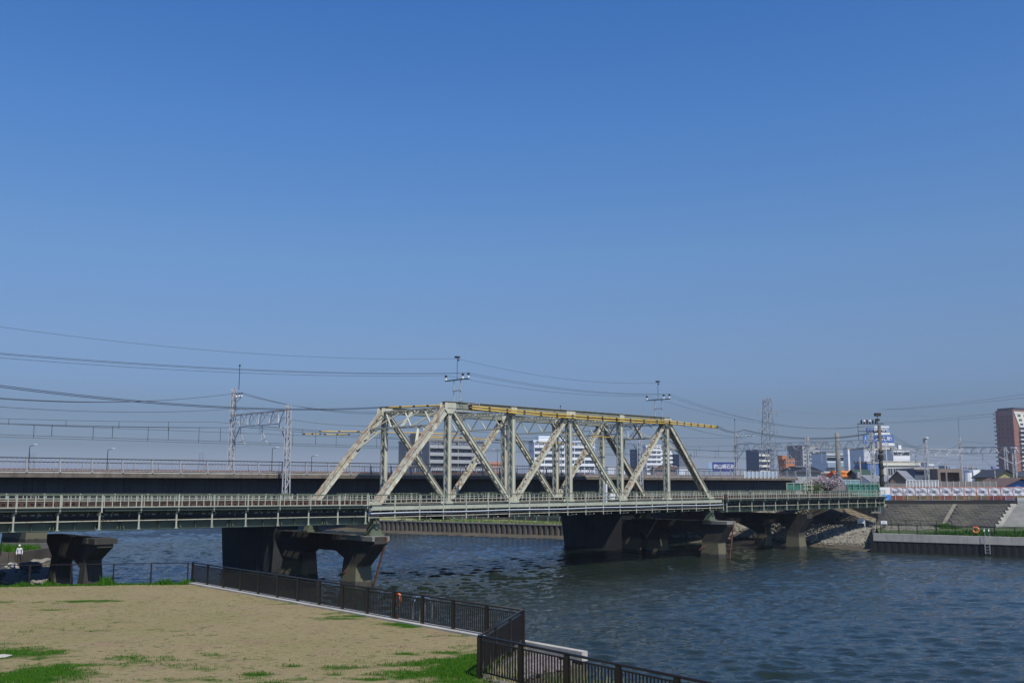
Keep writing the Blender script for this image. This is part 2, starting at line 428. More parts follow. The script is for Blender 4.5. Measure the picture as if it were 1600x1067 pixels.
def slab(name, pts, z1, z0, m, m_side=None):
    mb = MB(); n_ = len(pts)
    vs = [(p[0], p[1], z1) for p in pts] + [(p[0], p[1], z0) for p in pts]
    mb.add(vs, [tuple(range(n_))], 0)
    b = 0
    mb.f += [(i, i + n_, (i+1) % n_ + n_, (i+1) % n_) for i in range(n_)]; mb.m += [1] * n_
    return structure(mb.build(name, [m, m_side or m]))
# fence corner points on the near bank
A_ = Vector((.37, 33.6, 0)); C_ = Vector((-.9, 27.9, 0)); E_ = Vector((-17.3, 53.7, 0)); D_ = Vector((7.3, 17.1, 0))
A_ = at_z(817, 1005, 0); C_ = at_z(749, 1056, 0); E_ = at_z(300, 911, 0)
t3 = at_z(1110, 1067, 1.1); D_ = C_ + (Vector((t3.x, t3.y, 0)) - C_) * 1.55
W_ = at_z(0, 916, 0)
EDGE_L = W_ + (W_ - E_) * .8
f1 = (A_ - E_).normalized(); out1 = Vector((-f1.y, f1.x, 0))
if out1.x < 0: out1 = -out1
f3 = (D_ - C_).normalized(); out3 = Vector((-f3.y, f3.x, 0))
if out3.x < 0: out3 = -out3
KA = A_ + out1 * .3; KE = E_ + out1 * .3
KF = KA + f1 * 2.75
# lawn: a fine grid clipped to the bank, colour patches carried by an attribute
def in_poly(px, py, poly):
    inside = np.zeros(px.shape, bool); j = len(poly) - 1
    for i in range(len(poly)):
        xi, yi = poly[i]; xj, yj = poly[j]
        c = ((yi > py) != (yj > py)) & (px < (xj - xi) * (py - yi) / (yj - yi + 1e-12) + xi)
        inside ^= c; j = i
    return inside
def vnoise(x, y, seed=0, oct=4):
    r = np.random.default_rng(seed); out = np.zeros_like(x, dtype=float); amp = 1; tot = 0
    for o in range(oct):
        g = r.random((128, 128)); fx = (x * 2**o) % 128; fy = (y * 2**o) % 128
        i = fx.astype(int); j = fy.astype(int); u = fx - i; v = fy - j; u = u*u*(3-2*u); v = v*v*(3-2*v)
        i2 = (i+1) % 128; j2 = (j+1) % 128
        out += amp * ((g[i,j]*(1-u)+g[i2,j]*u)*(1-v) + (g[i,j2]*(1-u)+g[i2,j2]*u)*v); tot += amp; amp *= .55
    return out / tot
lawn_poly = [(D_.x, D_.y), (C_.x, C_.y), (A_.x, A_.y), (E_.x, E_.y), (W_.x, W_.y), (EDGE_L.x, EDGE_L.y), (-75, 20), (-75, -60), (60, -60), (60, -40)]
green_blobs = []      # (centre, rx, ry, strength)
for x, y, rx, ry, s in [(230,1030,3.4,1.5,.34),(330,1062,3.0,1.0,.30),(120,985,4,1.2,.2),(60,1052,1.2,1.6,1.15),(20,1020,1.3,1.2,1.05),(0,1062,1.8,1.5,1.2),(105,1064,.7,.9,.8),(730,1042,1.3,2.2,1.3),(700,1050,1.5,1.0,.9),
    (670,1034,1.2,.5,1.0),(655,1048,1.0,.45,.9),(620,1057,.9,.4,.8),(640,975,1.1,.45,1.1),(655,978,.8,.4,.9),(470,942,.8,.35,1.0),(560,962,.9,.4,.8),(520,958,.9,.35,.8),(528,966,1.0,.3,.7),
    (402,1051,.5,.3,1.0),(410,1067,.6,.3,1.0),(462,1038,.5,.22,.8),(540,1040,.9,.35,.9),(510,1052,.5,.25,.8),(575,1060,.7,.3,.9),(590,1052,.6,.25,.8),(630,1019,.35,.25,.9),(140,939,1.7,.45,.85),(75,952,.9,.22,.8),(20,940,2.0,.35,.6),
    (700,1018,.8,.35,.8),(455,1038,.4,.2,.6),(710,992,.9,.3,.7),(600,945,.7,.25,.5),(690,1000,.4,.2,.5),(740,1025,.8,.8,1.1),(0,1003,.6,.4,.6)]:
    p = at_z(x, y, 0); green_blobs.append((p.x, p.y, rx, ry, s))
def green_at(x, y):
    g = np.full_like(x, -.12)
    for bx, by, rx, ry, s in green_blobs:
        g = np.maximum(g, s * np.exp(-(((x-bx)/rx)**2 + ((y-by)/ry)**2) * .7) - .1)
    nz = vnoise(x * 1.3, y * 2.2, 3, 4) - .5
    nz2 = vnoise(x * 5, y * 7, 5, 3) - .5
    # far edge weeds
    nz3 = vnoise(x * 2.6, y * 3.4, 9, 4) - .5
    return g*.9 + nz * .9 + nz2 * .5 + nz3 * .7 - .04
gs = .16
xs = np.arange(-36, 10, gs); ys = np.arange(14, 60, gs)
GX, GY = np.meshgrid(xs, ys, indexing='ij')
ins = in_poly(GX, GY, lawn_poly)
dE = np.minimum.reduce([np.abs((GX-E_.x)*f1.y - (GY-E_.y)*f1.x)])
HZ = (vnoise(GX*.22, GY*.22, 11, 3) - .5) * .10 + (vnoise(GX*2.5, GY*2.5, 12, 3) - .5) * .025 - .02
idx = -np.ones(GX.shape, int); idx[ins] = np.arange(ins.sum())
verts = np.stack([GX[ins], GY[ins], HZ[ins]], 1)
q = ins[:-1,:-1] & ins[1:,:-1] & ins[1:,1:] & ins[:-1,1:]
faces = np.stack([idx[:-1,:-1][q], idx[1:,:-1][q], idx[1:,1:][q], idx[:-1,1:][q]], 1)
me = bpy.data.meshes.new('lawn'); me.from_pydata(verts.tolist(), [], faces.tolist())
GR = green_at(verts[:,0], verts[:,1])
at = me.attributes.new('green', 'FLOAT', 'POINT'); at.data.foreach_set('value', np.clip(GR, 0, 1).astype(np.float32))
me.polygons.foreach_set('use_smooth', [True]*len(me.polygons))
def lawn_mat():
    m = bpy.data.materials.new('dry_lawn'); m.use_nodes = True
    n = m.node_tree.nodes; l = m.node_tree.links; b = n['Principled BSDF']; b.inputs['Roughness'].default_value = 1.0; b.inputs['Specular IOR Level'].default_value = .1
    geo = n.new('ShaderNodeNewGeometry')
    def noise(sc, det=6, st=None):
        t = n.new('ShaderNodeTexNoise'); t.inputs['Scale'].default_value = sc; t.inputs['Detail'].default_value = det; t.inputs['Roughness'].default_value = .7
        if st:
            mp = n.new('ShaderNodeMapping'); mp.inputs['Scale'].default_value = st; l.new(geo.outputs['Position'], mp.inputs['Vector']); l.new(mp.outputs[0], t.inputs['Vector'])
        else: l.new(geo.outputs['Position'], t.inputs['Vector'])
        return t.outputs['Fac']
    def ramp(f, lo, hi):
        r = n.new('ShaderNodeMapRange'); l.new(f, r.inputs[0]); r.inputs[1].default_value = lo; r.inputs[2].default_value = hi; return r.outputs[0]
    def mix(f, a, c):
        x = n.new('ShaderNodeMixRGB'); l.new(f, x.inputs[0])
        if isinstance(a, tuple): x.inputs[1].default_value = (*a, 1)
        else: l.new(a, x.inputs[1])
        if isinstance(c, tuple): x.inputs[2].default_value = (*c, 1)
        else: l.new(c, x.inputs[2])
        return x.outputs[0]
    base = mix(ramp(noise(.16, 5), .42, .62), (.262,.208,.108), (.218,.185,.08))
    base = mix(ramp(noise(.5, 5), .52, .72), base, (.24,.16,.105))
    base = mix(ramp(noise(9, 8), .45, .75), base, (.33,.28,.16))
    base = mix(ramp(noise(2.6, 9, (1, 2.0, 1)), .555, .63), base, (.075,.075,.03))
    base = mix(ramp(noise(22, 6), .60, .75), base, (.085,.07,.035))
    a = n.new('ShaderNodeAttribute'); a.attribute_name = 'green'
    base = mix(ramp(a.outputs['Fac'], .10, .6), base, (.034,.09,.004))
    l.new(base, b.inputs['Base Color'])
    bm = n.new('ShaderNodeBump'); bm.inputs['Strength'].default_value = .8; bm.inputs['Distance'].default_value = .04
    l.new(noise(30, 6), bm.inputs['Height']); l.new(bm.outputs[0], b.inputs['Normal'])
    return m
M['lawn'] = lawn_mat()
lo = structure(link('lawn', me)); me.materials.append(M['lawn'])
lawn_base = [(D_.x, D_.y), (C_.x, C_.y), (KA.x-.0, KA.y), (KE.x, KE.y), (W_.x, W_.y+.3), (EDGE_L.x, EDGE_L.y), (-75, 20), (-75, -60), (60, -60), (60, -40)]
slab('bank_ground', lawn_base, -.10, WZ-1, M['mud'], M['conc'])

# quay kerb under the long fence, continuing past the corner
kerb = MB(); kerb.bar(E_ - f1*.2 + out1*.03 + Vector((0,0,-.11)), A_ + out1*.03 + Vector((0,0,-.11)), .60, .34, side=out1)
kerb.bar(A_ + f1*.002 + out1*.2 + Vector((0,0,-.09)), KF - out1*.1 + Vector((0,0,-.09)), .26, .30, side=out1)
structure(kerb.build('quay_kerb', M['conc_light']))
kw = MB(); kw.bar(A_ + out1*.21 + Vector((0,0,-1.75)), KF - out1*.09 + Vector((0,0,-1.75)), .20, 3.0, side=out1)
structure(kw.build('quay_wall_face', M['conc_dark']))
# slope of the bank outside the short fences
sl = MB()
P = [C_ - f3*.6, D_]
for k in range(24):
    pass
rows = [(.12, -.12), (1.2, -.45), (2.6, -1.15), (4.2, -2.1), (5.8, -3.2)]
cols = 30
vs = []
for i in range(cols + 1):
    base_p = C_ + (D_ - C_) * (i / cols)
    for o_, z_ in rows:
        p = base_p + out3 * o_
        vs.append((p.x + random.uniform(-.05,.05), p.y + random.uniform(-.05,.05), z_ + random.uniform(-.05,.05)))
fs = []
k_ = len(rows)
for i in range(cols):
    for j in range(k_ - 1): fs.append((i*k_+j, i*k_+j+1, (i+1)*k_+j+1, (i+1)*k_+j))
sl.add(vs, fs)
# pocket between kerb end and the jog of the fence
sl.add([(C_.x,C_.y,-.12),(C_.x+out3.x*1.2, C_.y+out3.y*1.2,-.45),(KF.x,KF.y,-.35),(KA.x,KA.y,-.25),(A_.x,A_.y,-.15)], [(0,1,2,3,4)])
sl.add([(C_.x+out3.x*1.2, C_.y+out3.y*1.2,-.45),(C_.x+out3.x*2.6+f3.x, C_.y+out3.y*2.6+f3.y,-1.15),(KF.x,KF.y,-.9),(KF.x-.01,KF.y,-.35)], [(0,1,2,3)])
structure(sl.build('bank_slope', M['mud']))

# far levee, terrace, riprap slopes
LF = 139.0; LT = 144.8; ZF = -.55; ZT = 2.33
far = [(24,LT+.1),(400,LT+.1),(4100,LT+.1),(4100,4150),(-3900,4150),(-900,900),(-160,290),(-30,185),(0,172)]
slab('town_ground', far, ZT, WZ-1, M['ground'], M['stone_dark'])
# terrace of the right quay
qA = at_z(1364, 833, -.55); qB = at_z(1600, 839.5, -.55)
qd = (qB - qA).normalized(); qn = Vector((-qd.y, qd.x, 0))
if qn.y < 0: qn = -qn
qC = qA + qd * 70
ter = [(qA.x+.6*qd.x+qn.x*.6, qA.y+.6*qd.y+qn.y*.6), (qC.x+qn.x*.6, qC.y+qn.y*.6), (160, LF), (qA.x*LF/qA.y+.5, LF)]
slab('quay_terrace', ter, -.62, WZ-1, M['turf'], M['mud'])
# levee slope body
lv = MB()
lv.add([(42,LF,ZF-.15),(170,LF,ZF-.15),(170,LT,ZT-.15),(38,LT,ZT-.15),(42,LF,-3.2),(170,LF,-3.2)], [(0,1,2,3),(4,5,1,0)])
structure(lv.build('levee_bank', M['mud']))
# beach and rock slope
bm_ = MB()
shore = [(-60,205),(-28,176),(-16.5,166.5),(8.2,151),(20,146),(29,140),(38,134.5),(41,128.5),(43.2,121.5)]
inner = [(-60,215),(-27,182),(-16,171),(9,156),(22,150),(31,142),(40,135),(47.3,131.5),(49.5,136)]
k_ = len(shore)
vs = [(x-(3 if i<6 else 2.5), y-(6 if i<6 else 1.5), WZ-.35) for i,(x,y) in enumerate(shore)] + [(x, y, WZ+.33) for x,y in shore] + [(x, y, -2.28) for i,(x,y) in enumerate(inner)]
fs = [(i, i+1, i+1+k_, i+k_) for i in range(k_-1)] + [(i+k_, i+1+k_, i+1+2*k_, i+2*k_) for i in range(k_-1)]
bm_.add(vs, fs)
structure(bm_.build('mud_beach', M['mud']))
rs = MB()
Q1 = [(20,149,-1.6),(39.5,132.5,-2.35),(42.5,144.85,2.2),(24,152,2.2)]
Q2 = [(39.5,132.5,-2.35),(47.6,131,-2.35),(50.6,139.2,-.55),(41,139.8,-.3)]
for Q in (Q1, Q2):
    a_, b_, c_, d_ = [Vector(q) for q in Q]; nn = 12; vs = []
    for i in range(nn+1):
        for j in range(nn+1):
            vs.append(a_.lerp(b_, i/nn).lerp(d_.lerp(c_, i/nn), j/nn) - Vector((0,0,.12)))
    rs.add(vs, [(i*(nn+1)+j, (i+1)*(nn+1)+j, (i+1)*(nn+1)+j+1, i*(nn+1)+j+1) for i in range(nn) for j in range(nn)])
structure(rs.build('rock_slope', M['stone_dark']))

# ------------------------------------------------------------------ STEEL TRUSS BRIDGE
L = 7.54; WID = 9.0; ZB = 3.47; ZTOP = 11.97
def member(mb, p0, p1, w, d, cover=False, lace=.55, web=.045):
    """built-up member between two points: two side channels joined by lacing bars; w across (y), d in the truss plane"""
    p0 = Vector(p0); p1 = Vector(p1); ax = (p1 - p0); Ln = ax.length; ax.normalize()
    tv = Vector((0,1,0)); dv = ax.cross(tv).normalized()      # in-plane perpendicular
    if dv.z < 0 or (abs(dv.z) < .05 and dv.x > 0): dv = -dv
    for s in (-1, 1):
        c = tv * (s * w/2)
        mb.bar(p0 + c, p1 + c, web, d, side=tv)
        for e in (-1, 1):
            o = tv * (s * (w/2 + .055)) + dv * (e * (d/2 - .015))
            mb.bar(p0 + o, p1 + o, .10, .03, side=tv)
    n = max(2, int(Ln / lace))
    for e in ((-1,) if cover else (-1, 1)):
        for i in range(n):
            a = p0 + ax * (Ln * i / n); b = p0 + ax * (Ln * (i + 1) / n)
            s = 1 if i % 2 else -1
            mb.bar(a + tv*(s*w*.48) + dv*(e*(d/2+.01)), b - tv*(s*w*.48) + dv*(e*(d/2+.01)), .08, .02, side=ax.cross(dv))
        for q_ in (.03, .97):
            a = p0 + ax * Ln * q_
            mb.bar(a - ax*.25 + dv*e*(d/2+.012), a + ax*.25 + dv*e*(d/2+.012), w, .02, side=tv)
    if cover:
        o = dv * (d/2 + .02)
        mb.bar(p0 + o, p1 + o, w + .26, .03, side=tv)
        for s in (-1, 0, 1):      # long raised strips and rivet lines on the cover
            o2 = dv * (d/2 + .045) + tv * (s * w * .36)
            mb.bar(p0 + o2, p1 + o2, .09, .022, side=tv, mi=1)
    return mb
def lattice_strut(mb, p0, p1, depth, n, wch=.12):
    """horizontal cross strut across the bridge: two chords with V lacing"""
    p0 = Vector(p0); p1 = Vector(p1); dz = Vector((0,0,depth))
    mb.bar(p0, p1, wch, .12); mb.bar(p0 - dz, p1 - dz, wch, .12)
    for i in range(n):
        a = p0.lerp(p1, i/n); m_ = p0.lerp(p1, (i+.5)/n) - dz; b = p0.lerp(p1, (i+1)/n)
        mb.bar(a, m_, .07, .07); mb.bar(m_, b, .07, .07)
tb = bthing('steel_truss_bridge', 'pale green rusty riveted steel through-truss bridge with trapezoid side frames over the river', 'bridge')
for t, side in ((0, 'near'), (WID, 'far')):
    def nd(i, top): return Vector((i * L, t, ZTOP if top else ZB))
    for a, b in ((nd(0,0), nd(1,1)), (nd(6,0), nd(5,1))):
        member(MB(), a, b, .48, .46, cover=True).build('end_post', [M['truss_rusty'], M['rust_strip']], tb)
    mb = member(MB(), nd(1,1) - Vector((.35,0,0)), nd(5,1) + Vector((.35,0,0)), .56, .55, cover=True)
    mb.build('top_chord', [M['chord'], M['rust_strip']], tb)
    mb = MB()
    for s in (-1, 1):
        mb.box(-.9, 6*L+.9, t+s*.24-.03, t+s*.24+.03, ZB-.2, ZB+.2)
        mb.box(-.9, 6*L+.9, t+s*.33-.06, t+s*.33+.06, ZB+.17, ZB+.2); mb.box(-.9, 6*L+.9, t+s*.33-.06, t+s*.33+.06, ZB-.2, ZB-.17)
    mb.build('bottom_chord', M['rail_green'], tb)
    for a, b in (((1,1),(2,0)), ((2,0),(3,1)), ((3,1),(4,0)), ((4,0),(5,1))):
        pa, pb = nd(*a), nd(*b)
        member(MB(), pa, pb, .39, .34 if a[0] != 2 else .36).build('diagonal', M['truss'] if a[0] in (1, 3) else M['truss_rusty'], tb)
    for i in range(1, 6):
        member(MB(), nd(i,0) + Vector((0,0,.1)), nd(i,1) - Vector((0,0,.1)), .42, .35, lace=.5).build('vertical_post', M['truss'], tb)
    # gusset plates, each its own riveted plate pair
    for i, top in [(0,0),(1,0),(2,0),(3,0),(4,0),(5,0),(6,0),(1,1),(2,1),(3,1),(4,1),(5,1)]:
        p = nd(i, top); sg = -1 if top else 1
        wide = .62 if (i % 2 == (1 if top else 0)) else .36
        if i in (0, 6): wide = .45
        hgt = .72 if wide > .5 else .45
        mb = MB()
        for s in (-1, 1):
            y0 = t + s * .345
            pts = [(p.x-wide, y0-.012, p.z-sg*.2), (p.x+wide, y0-.012, p.z-sg*.2), (p.x+wide, y0-.012, p.z+sg*.35), (p.x+wide*.45, y0-.012, p.z+sg*hgt), (p.x-wide*.45, y0-.012, p.z+sg*hgt), (p.x-wide, y0-.012, p.z+sg*.35)]
            mb.ext(pts, (0, .024, 0))
            for a_ in range(4):
                for b_ in range(3):
                    xx = p.x + (a_-1.5)*wide*.4; zz = p.z + sg*(.05+b_*.25)
                    mb.box(xx-.025, xx+.025, y0+s*.012-.012, y0+s*.012+.012, zz-.025, zz+.025)
        mb.build('gusset_plate', M['truss'], tb)
# hangers' bearing castings
for s_, t in ((0,0),(0,WID),(6*L,0),(6*L,WID)):
    mb = MB()
    mb.ext([(s_-.55,t-.35,1.42),(s_+.55,t-.35,1.42),(s_+.3,t-.35,2.1),(s_+.22,t-.35,3.2),(s_-.22,t-.35,3.2),(s_-.3,t-.35,2.1)], (0,.7,0))
    mb.box(s_-.7, s_+.7, t-.5, t+.5, 1.28, 1.42); mb.tube([(s_,t-.45,2.0),(s_,t+.45,2.0)], .2, 10)
    mb.build('bearing', M['green'], tb)
# portal frames, in the plane of the end posts
for i0, i1 in ((0, 1), (6, 5)):
    def ep(z_):      # station on the end post at height z_
        k = (z_ - ZB) / (ZTOP - ZB); return (i0 + (i1 - i0) * k) * L
    mb = MB(); za, zb_ = ZTOP - .15, ZTOP - 1.75
    for z_ in (za, zb_):
        for o_ in (-.22, .22):
            mb.bar((ep(z_)+o_, .3, z_), (ep(z_)+o_, WID-.3, z_), .14, .12)
        n = 14
        for j in range(n):
            y0 = .3 + (WID-.6)*j/n; y1 = .3 + (WID-.6)*(j+1)/n; s = .22 if j % 2 else -.22
            mb.bar((ep(z_)+s, y0, z_-.07), (ep(z_)-s, y1, z_-.07), .16, .02)
    mb.build('portal_strut', M['truss_rusty'], tb)
    mb = MB()
    for j in range(3):
        y0 = .3 + (WID-.6)*j/3; y1 = .3 + (WID-.6)*(j+1)/3
        mb.bar((ep(za), y0, za), (ep(zb_), y1, zb_), .13, .10); mb.bar((ep(zb_), y0, zb_), (ep(za), y1, za), .13, .10)
    mb.bar((ep(za), WID/2, za), (ep(zb_), WID/2, zb_), .26, .14)
    mb.build('portal_bracing', M['truss'], tb)
    for y0, y1 in ((.3, 2.0), (WID-.3, WID-2.0)):
        k1 = MB(); k1.bar((ep(zb_-1.9), y0, zb_-1.9), (ep(zb_), y1, zb_), .2, .14)
        k1.bar((ep(zb_-1.0), y0, zb_-1.0), (ep(zb_), y1-.8*(1 if y1>y0 else -1), zb_), .1, .08)
        k1.build('knee_brace', M['truss'], tb)
for i in range(1, 6):
    mb = MB(); lattice_strut(mb, (i*L, .3, ZTOP-.1), (i*L, WID-.3, ZTOP-.1), .35, 10); mb.build('cross_strut', M['truss'], tb)
    mb = MB()
    if 1 < i < 5:
        z0 = ZTOP-.5; z1 = ZTOP-1.7
        mb.bar((i*L, .3, z1), (i*L, WID-.3, z1), .13, .10)
        for j in range(4):
            a = .3+(WID-.6)*j/4; b = .3+(WID-.6)*(j+.5)/4; c = .3+(WID-.6)*(j+1)/4
            mb.bar((i*L, a, z0), (i*L, b, z1), .09, .08); mb.bar((i*L, b, z1), (i*L, c, z0), .09, .08)
        for y0, y1 in ((.25, 1.5), (WID-.25, WID-1.5)): mb.bar((i*L, y0, z1-1.3), (i*L, y1, z1), .1, .1)
        mb.build('sway_brace', M['truss'], tb)
for i in range(1, 5):
    for a, b in ((.3, WID-.3), (WID-.3, .3)):
        mb = MB(); mb.bar((i*L, a, ZTOP-.05), ((i+1)*L, b, ZTOP-.05), .14, .1)
        mb.build('lateral_brace', M['truss_rusty'], tb)
# floor: cross girders, stringers, bottom laterals
for i in range(7):
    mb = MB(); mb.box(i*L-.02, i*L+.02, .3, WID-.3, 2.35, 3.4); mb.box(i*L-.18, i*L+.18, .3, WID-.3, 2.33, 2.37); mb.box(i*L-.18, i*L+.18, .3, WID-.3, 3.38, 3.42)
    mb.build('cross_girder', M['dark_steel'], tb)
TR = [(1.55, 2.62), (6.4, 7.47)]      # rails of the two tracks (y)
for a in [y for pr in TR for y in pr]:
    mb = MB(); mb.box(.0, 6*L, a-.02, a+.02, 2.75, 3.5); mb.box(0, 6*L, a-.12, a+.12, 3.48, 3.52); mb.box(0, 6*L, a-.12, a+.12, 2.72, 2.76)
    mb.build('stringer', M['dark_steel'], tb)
def track(parent, s0, s1, z):
    for y0, y1 in ((-.28, .7), (3.52, 5.5), (8.32, 9.3)):  # planks added and sleepers set close to keep sun off what lies below
        p_ = MB(); x = s0
        while x < s1 - .1:
            x2 = min(x + 2.0, s1); p_.box(x+.012, x2-.012, y0, y1, z-.02, z+.03+random.uniform(0,.015)); x = x2
        p_.build('added_shade_planks', M['sleeper'], parent, kind='stuff')
    sl_ = MB(); x = s0 + .3
    while x < s1 - .2:
        for a, b in TR: sl_.box(x-.12, x+.12, a-.75, b+.75, z, z+.2)
        x += .42
    o = sl_.build('sleepers', M['sleeper'], parent, kind='stuff')
    for pr in TR:
        for a in pr:
            r_ = MB(); r_.box(s0, s1, a-.035, a+.035, z+.31, z+.345); r_.box(s0, s1, a-.008, a+.008, z+.22, z+.31); r_.box(s0, s1, a-.07, a+.07, z+.2, z+.225)
            r_.build('rail', M['rail_rust'], parent)
track(tb, -.3, 6*L+.3, 3.53)
wk = MB(); wk.box(-.3, 6*L+.3, -.95, -.42, 3.42, 3.46); wk.box(-.3, 6*L+.3, WID+.42, WID+1.0, 3.42, 3.46)
for y_ in (-.93, WID+.97): wk.box(-.3, 6*L+.3, y_-.03, y_+.03, 3.3, 3.42)
wk.build('walkway_deck', M['dark_steel'], tb)
wk = MB(); wk.box(-1.0, 6*L+1.0, -.97, -.90, 3.26, 3.56); wk.build('walkway_edge_beam', M['rail_green'], tb)
for k in range(int(6*L/1.25)+1):
    pass
cl = MB()
for k in range(0, 19):
    s_ = k * L / 3
    cl.bar((s_, -.93, 2.5), (s_, .2, 2.35), .08, .08); cl.bar((s_, -.93, 3.3), (s_, -.3, 2.5), .06, .06)
cl.build('walkway_brackets', M['rail_green'], tb, kind='stuff')
# bottom lateral bracing
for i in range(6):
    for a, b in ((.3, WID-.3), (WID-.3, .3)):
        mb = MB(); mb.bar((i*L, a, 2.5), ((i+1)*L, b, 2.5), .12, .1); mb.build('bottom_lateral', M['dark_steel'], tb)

def pipe_thing(label, pts, r, m, cat='pipe', name='pipe', n=8):
    mb = MB(); mb.tube(pts, r, n); return tag(mb.build(name, m, smooth=True), label, cat)
pts = []
for k in range(0, 60):
    s_ = -1.5 + k * (6*L + 3) / 59
    pts.append(B(s_, -1.02, 3.03 + .02*math.sin(s_*.55)))
pipe_thing('pale galvanised pipe running below the walkway in front of the truss', pts, .05, M['pipe'])
pts = [B(s_, -.99, 2.88 + .06*math.sin(s_*.9)) for s_ in np.linspace(-2, 6*L+1, 50)]
pipe_thing('thin black cable slung under the pale pipe in front of the truss', pts, .05, M['cable'], 'cable', 'cable')

# ------------------------------------------------------------------ walkway railings
def ztop(s): return 4.43 + max(0, -s) * .0079 - max(0, s-45) * .0012
def railing(label, s0, s1, t, low, step=2.513, pick=.52, lower=None, post_bot=3.35, picket_bot=None, near=True):
    root = bthing('walkway_railing', label, 'railing', 'railings along the old bridge')
    root.location = (N0.x, N0.y, 0)
    n = int(round((s1 - s0) / step)); xs_ = [s0 + (s1-s0)*i/n for i in range(n+1)]
    # posts share one mesh
    pm = MB(); pm.box(-.045, .045, -.03, .03, post_bot-4.43, .02); pm.box(-.045, .045, .03, .10, -.05, .02); pme = pm.mesh('post', M['rail_green'])
    for x in xs_: link('post', pme, root, loc=(x, t, ztop(x)))
    for dz, w_, nm in ((0, .07, 'top_rail'), (-.34, .045, 'middle_rail'), (-low, .06, 'bottom_rail')):
        mb = MB()
        for a, b in zip(xs_[:-1], xs_[1:]):
            j = random.uniform(-.008, .008)
            mb.bar((a, t, ztop(a)+dz), (b, t, ztop(b)+dz+j), .05, w_)
        mb.build(nm, M['rail_green'] if dz else M['green'] if near else M['rail_green'], root)
    mb = MB(); x = s0 + pick
    while x < s1:
        mb.box(x-.028, x+.028, t-.012, t+.012, ztop(x)-low, ztop(x)); x += pick
    mb.build('pickets', M['rail_green'], root, kind='stuff')
    if lower:
        tl, z0, z1, zr = lower
        lm = MB(); lm.box(-.05, .05, -.035, .035, 0, z1-z0); lm.box(-.12, .12, -.06, .06, -.04, 0); lme = lm.mesh('lower_post', M['rail_green'])
        for x in xs_: link('lower_post', lme, root, loc=(x-.06, tl, z0+(ztop(x)-4.43)))
        mb = MB()
        for a, b in zip(xs_[:-1], xs_[1:]): mb.bar((a, tl, zr+ztop(a)-4.43), (b, tl, zr+ztop(b)-4.43+random.uniform(-.01,.01)), .04, .05)
        mb.build('lower_rail', M['truss_rusty'], root)
    return root
railing('near-side walkway railing in front of the truss with long posts', -1.2, 6*L+1.2, -.99, .62, lower=None, post_bot=2.42)
mb = MB()
rt = railing('far-side walkway railing seen through the truss', -.8, 6*L+.8, WID+1.05, .62)
r3 = railing('near-side railing with hanging lower posts left of the truss', -60.4, -1.6, -1.35, .74, lower=(-1.2, 2.3, 3.38, 2.82))
r4 = railing('far-side railing of the girder spans left of the truss', -60, -1.2, WID+1.2, .62)
r5 = railing('near-side railing with hanging lower posts right of the truss', 6*L+1.6, 84, -1.35, .74, lower=(-1.2, 2.3, 3.38, 2.82))
r6 = railing('far-side railing of the girder spans right of the truss', 6*L+1.2, 84, WID+1.2, .62)
tr_low = MB(); tr_low.bar((-1.2, -.99, 2.72), (6*L+1.2, -.99, 2.70), .04, .05)
# long lower rail of the truss walkway belongs to the first railing
first = [o for o in col.objects if o.name == 'walkway_railing'][0]
tr_low.build('lower_rail', M['truss_rusty'], first)

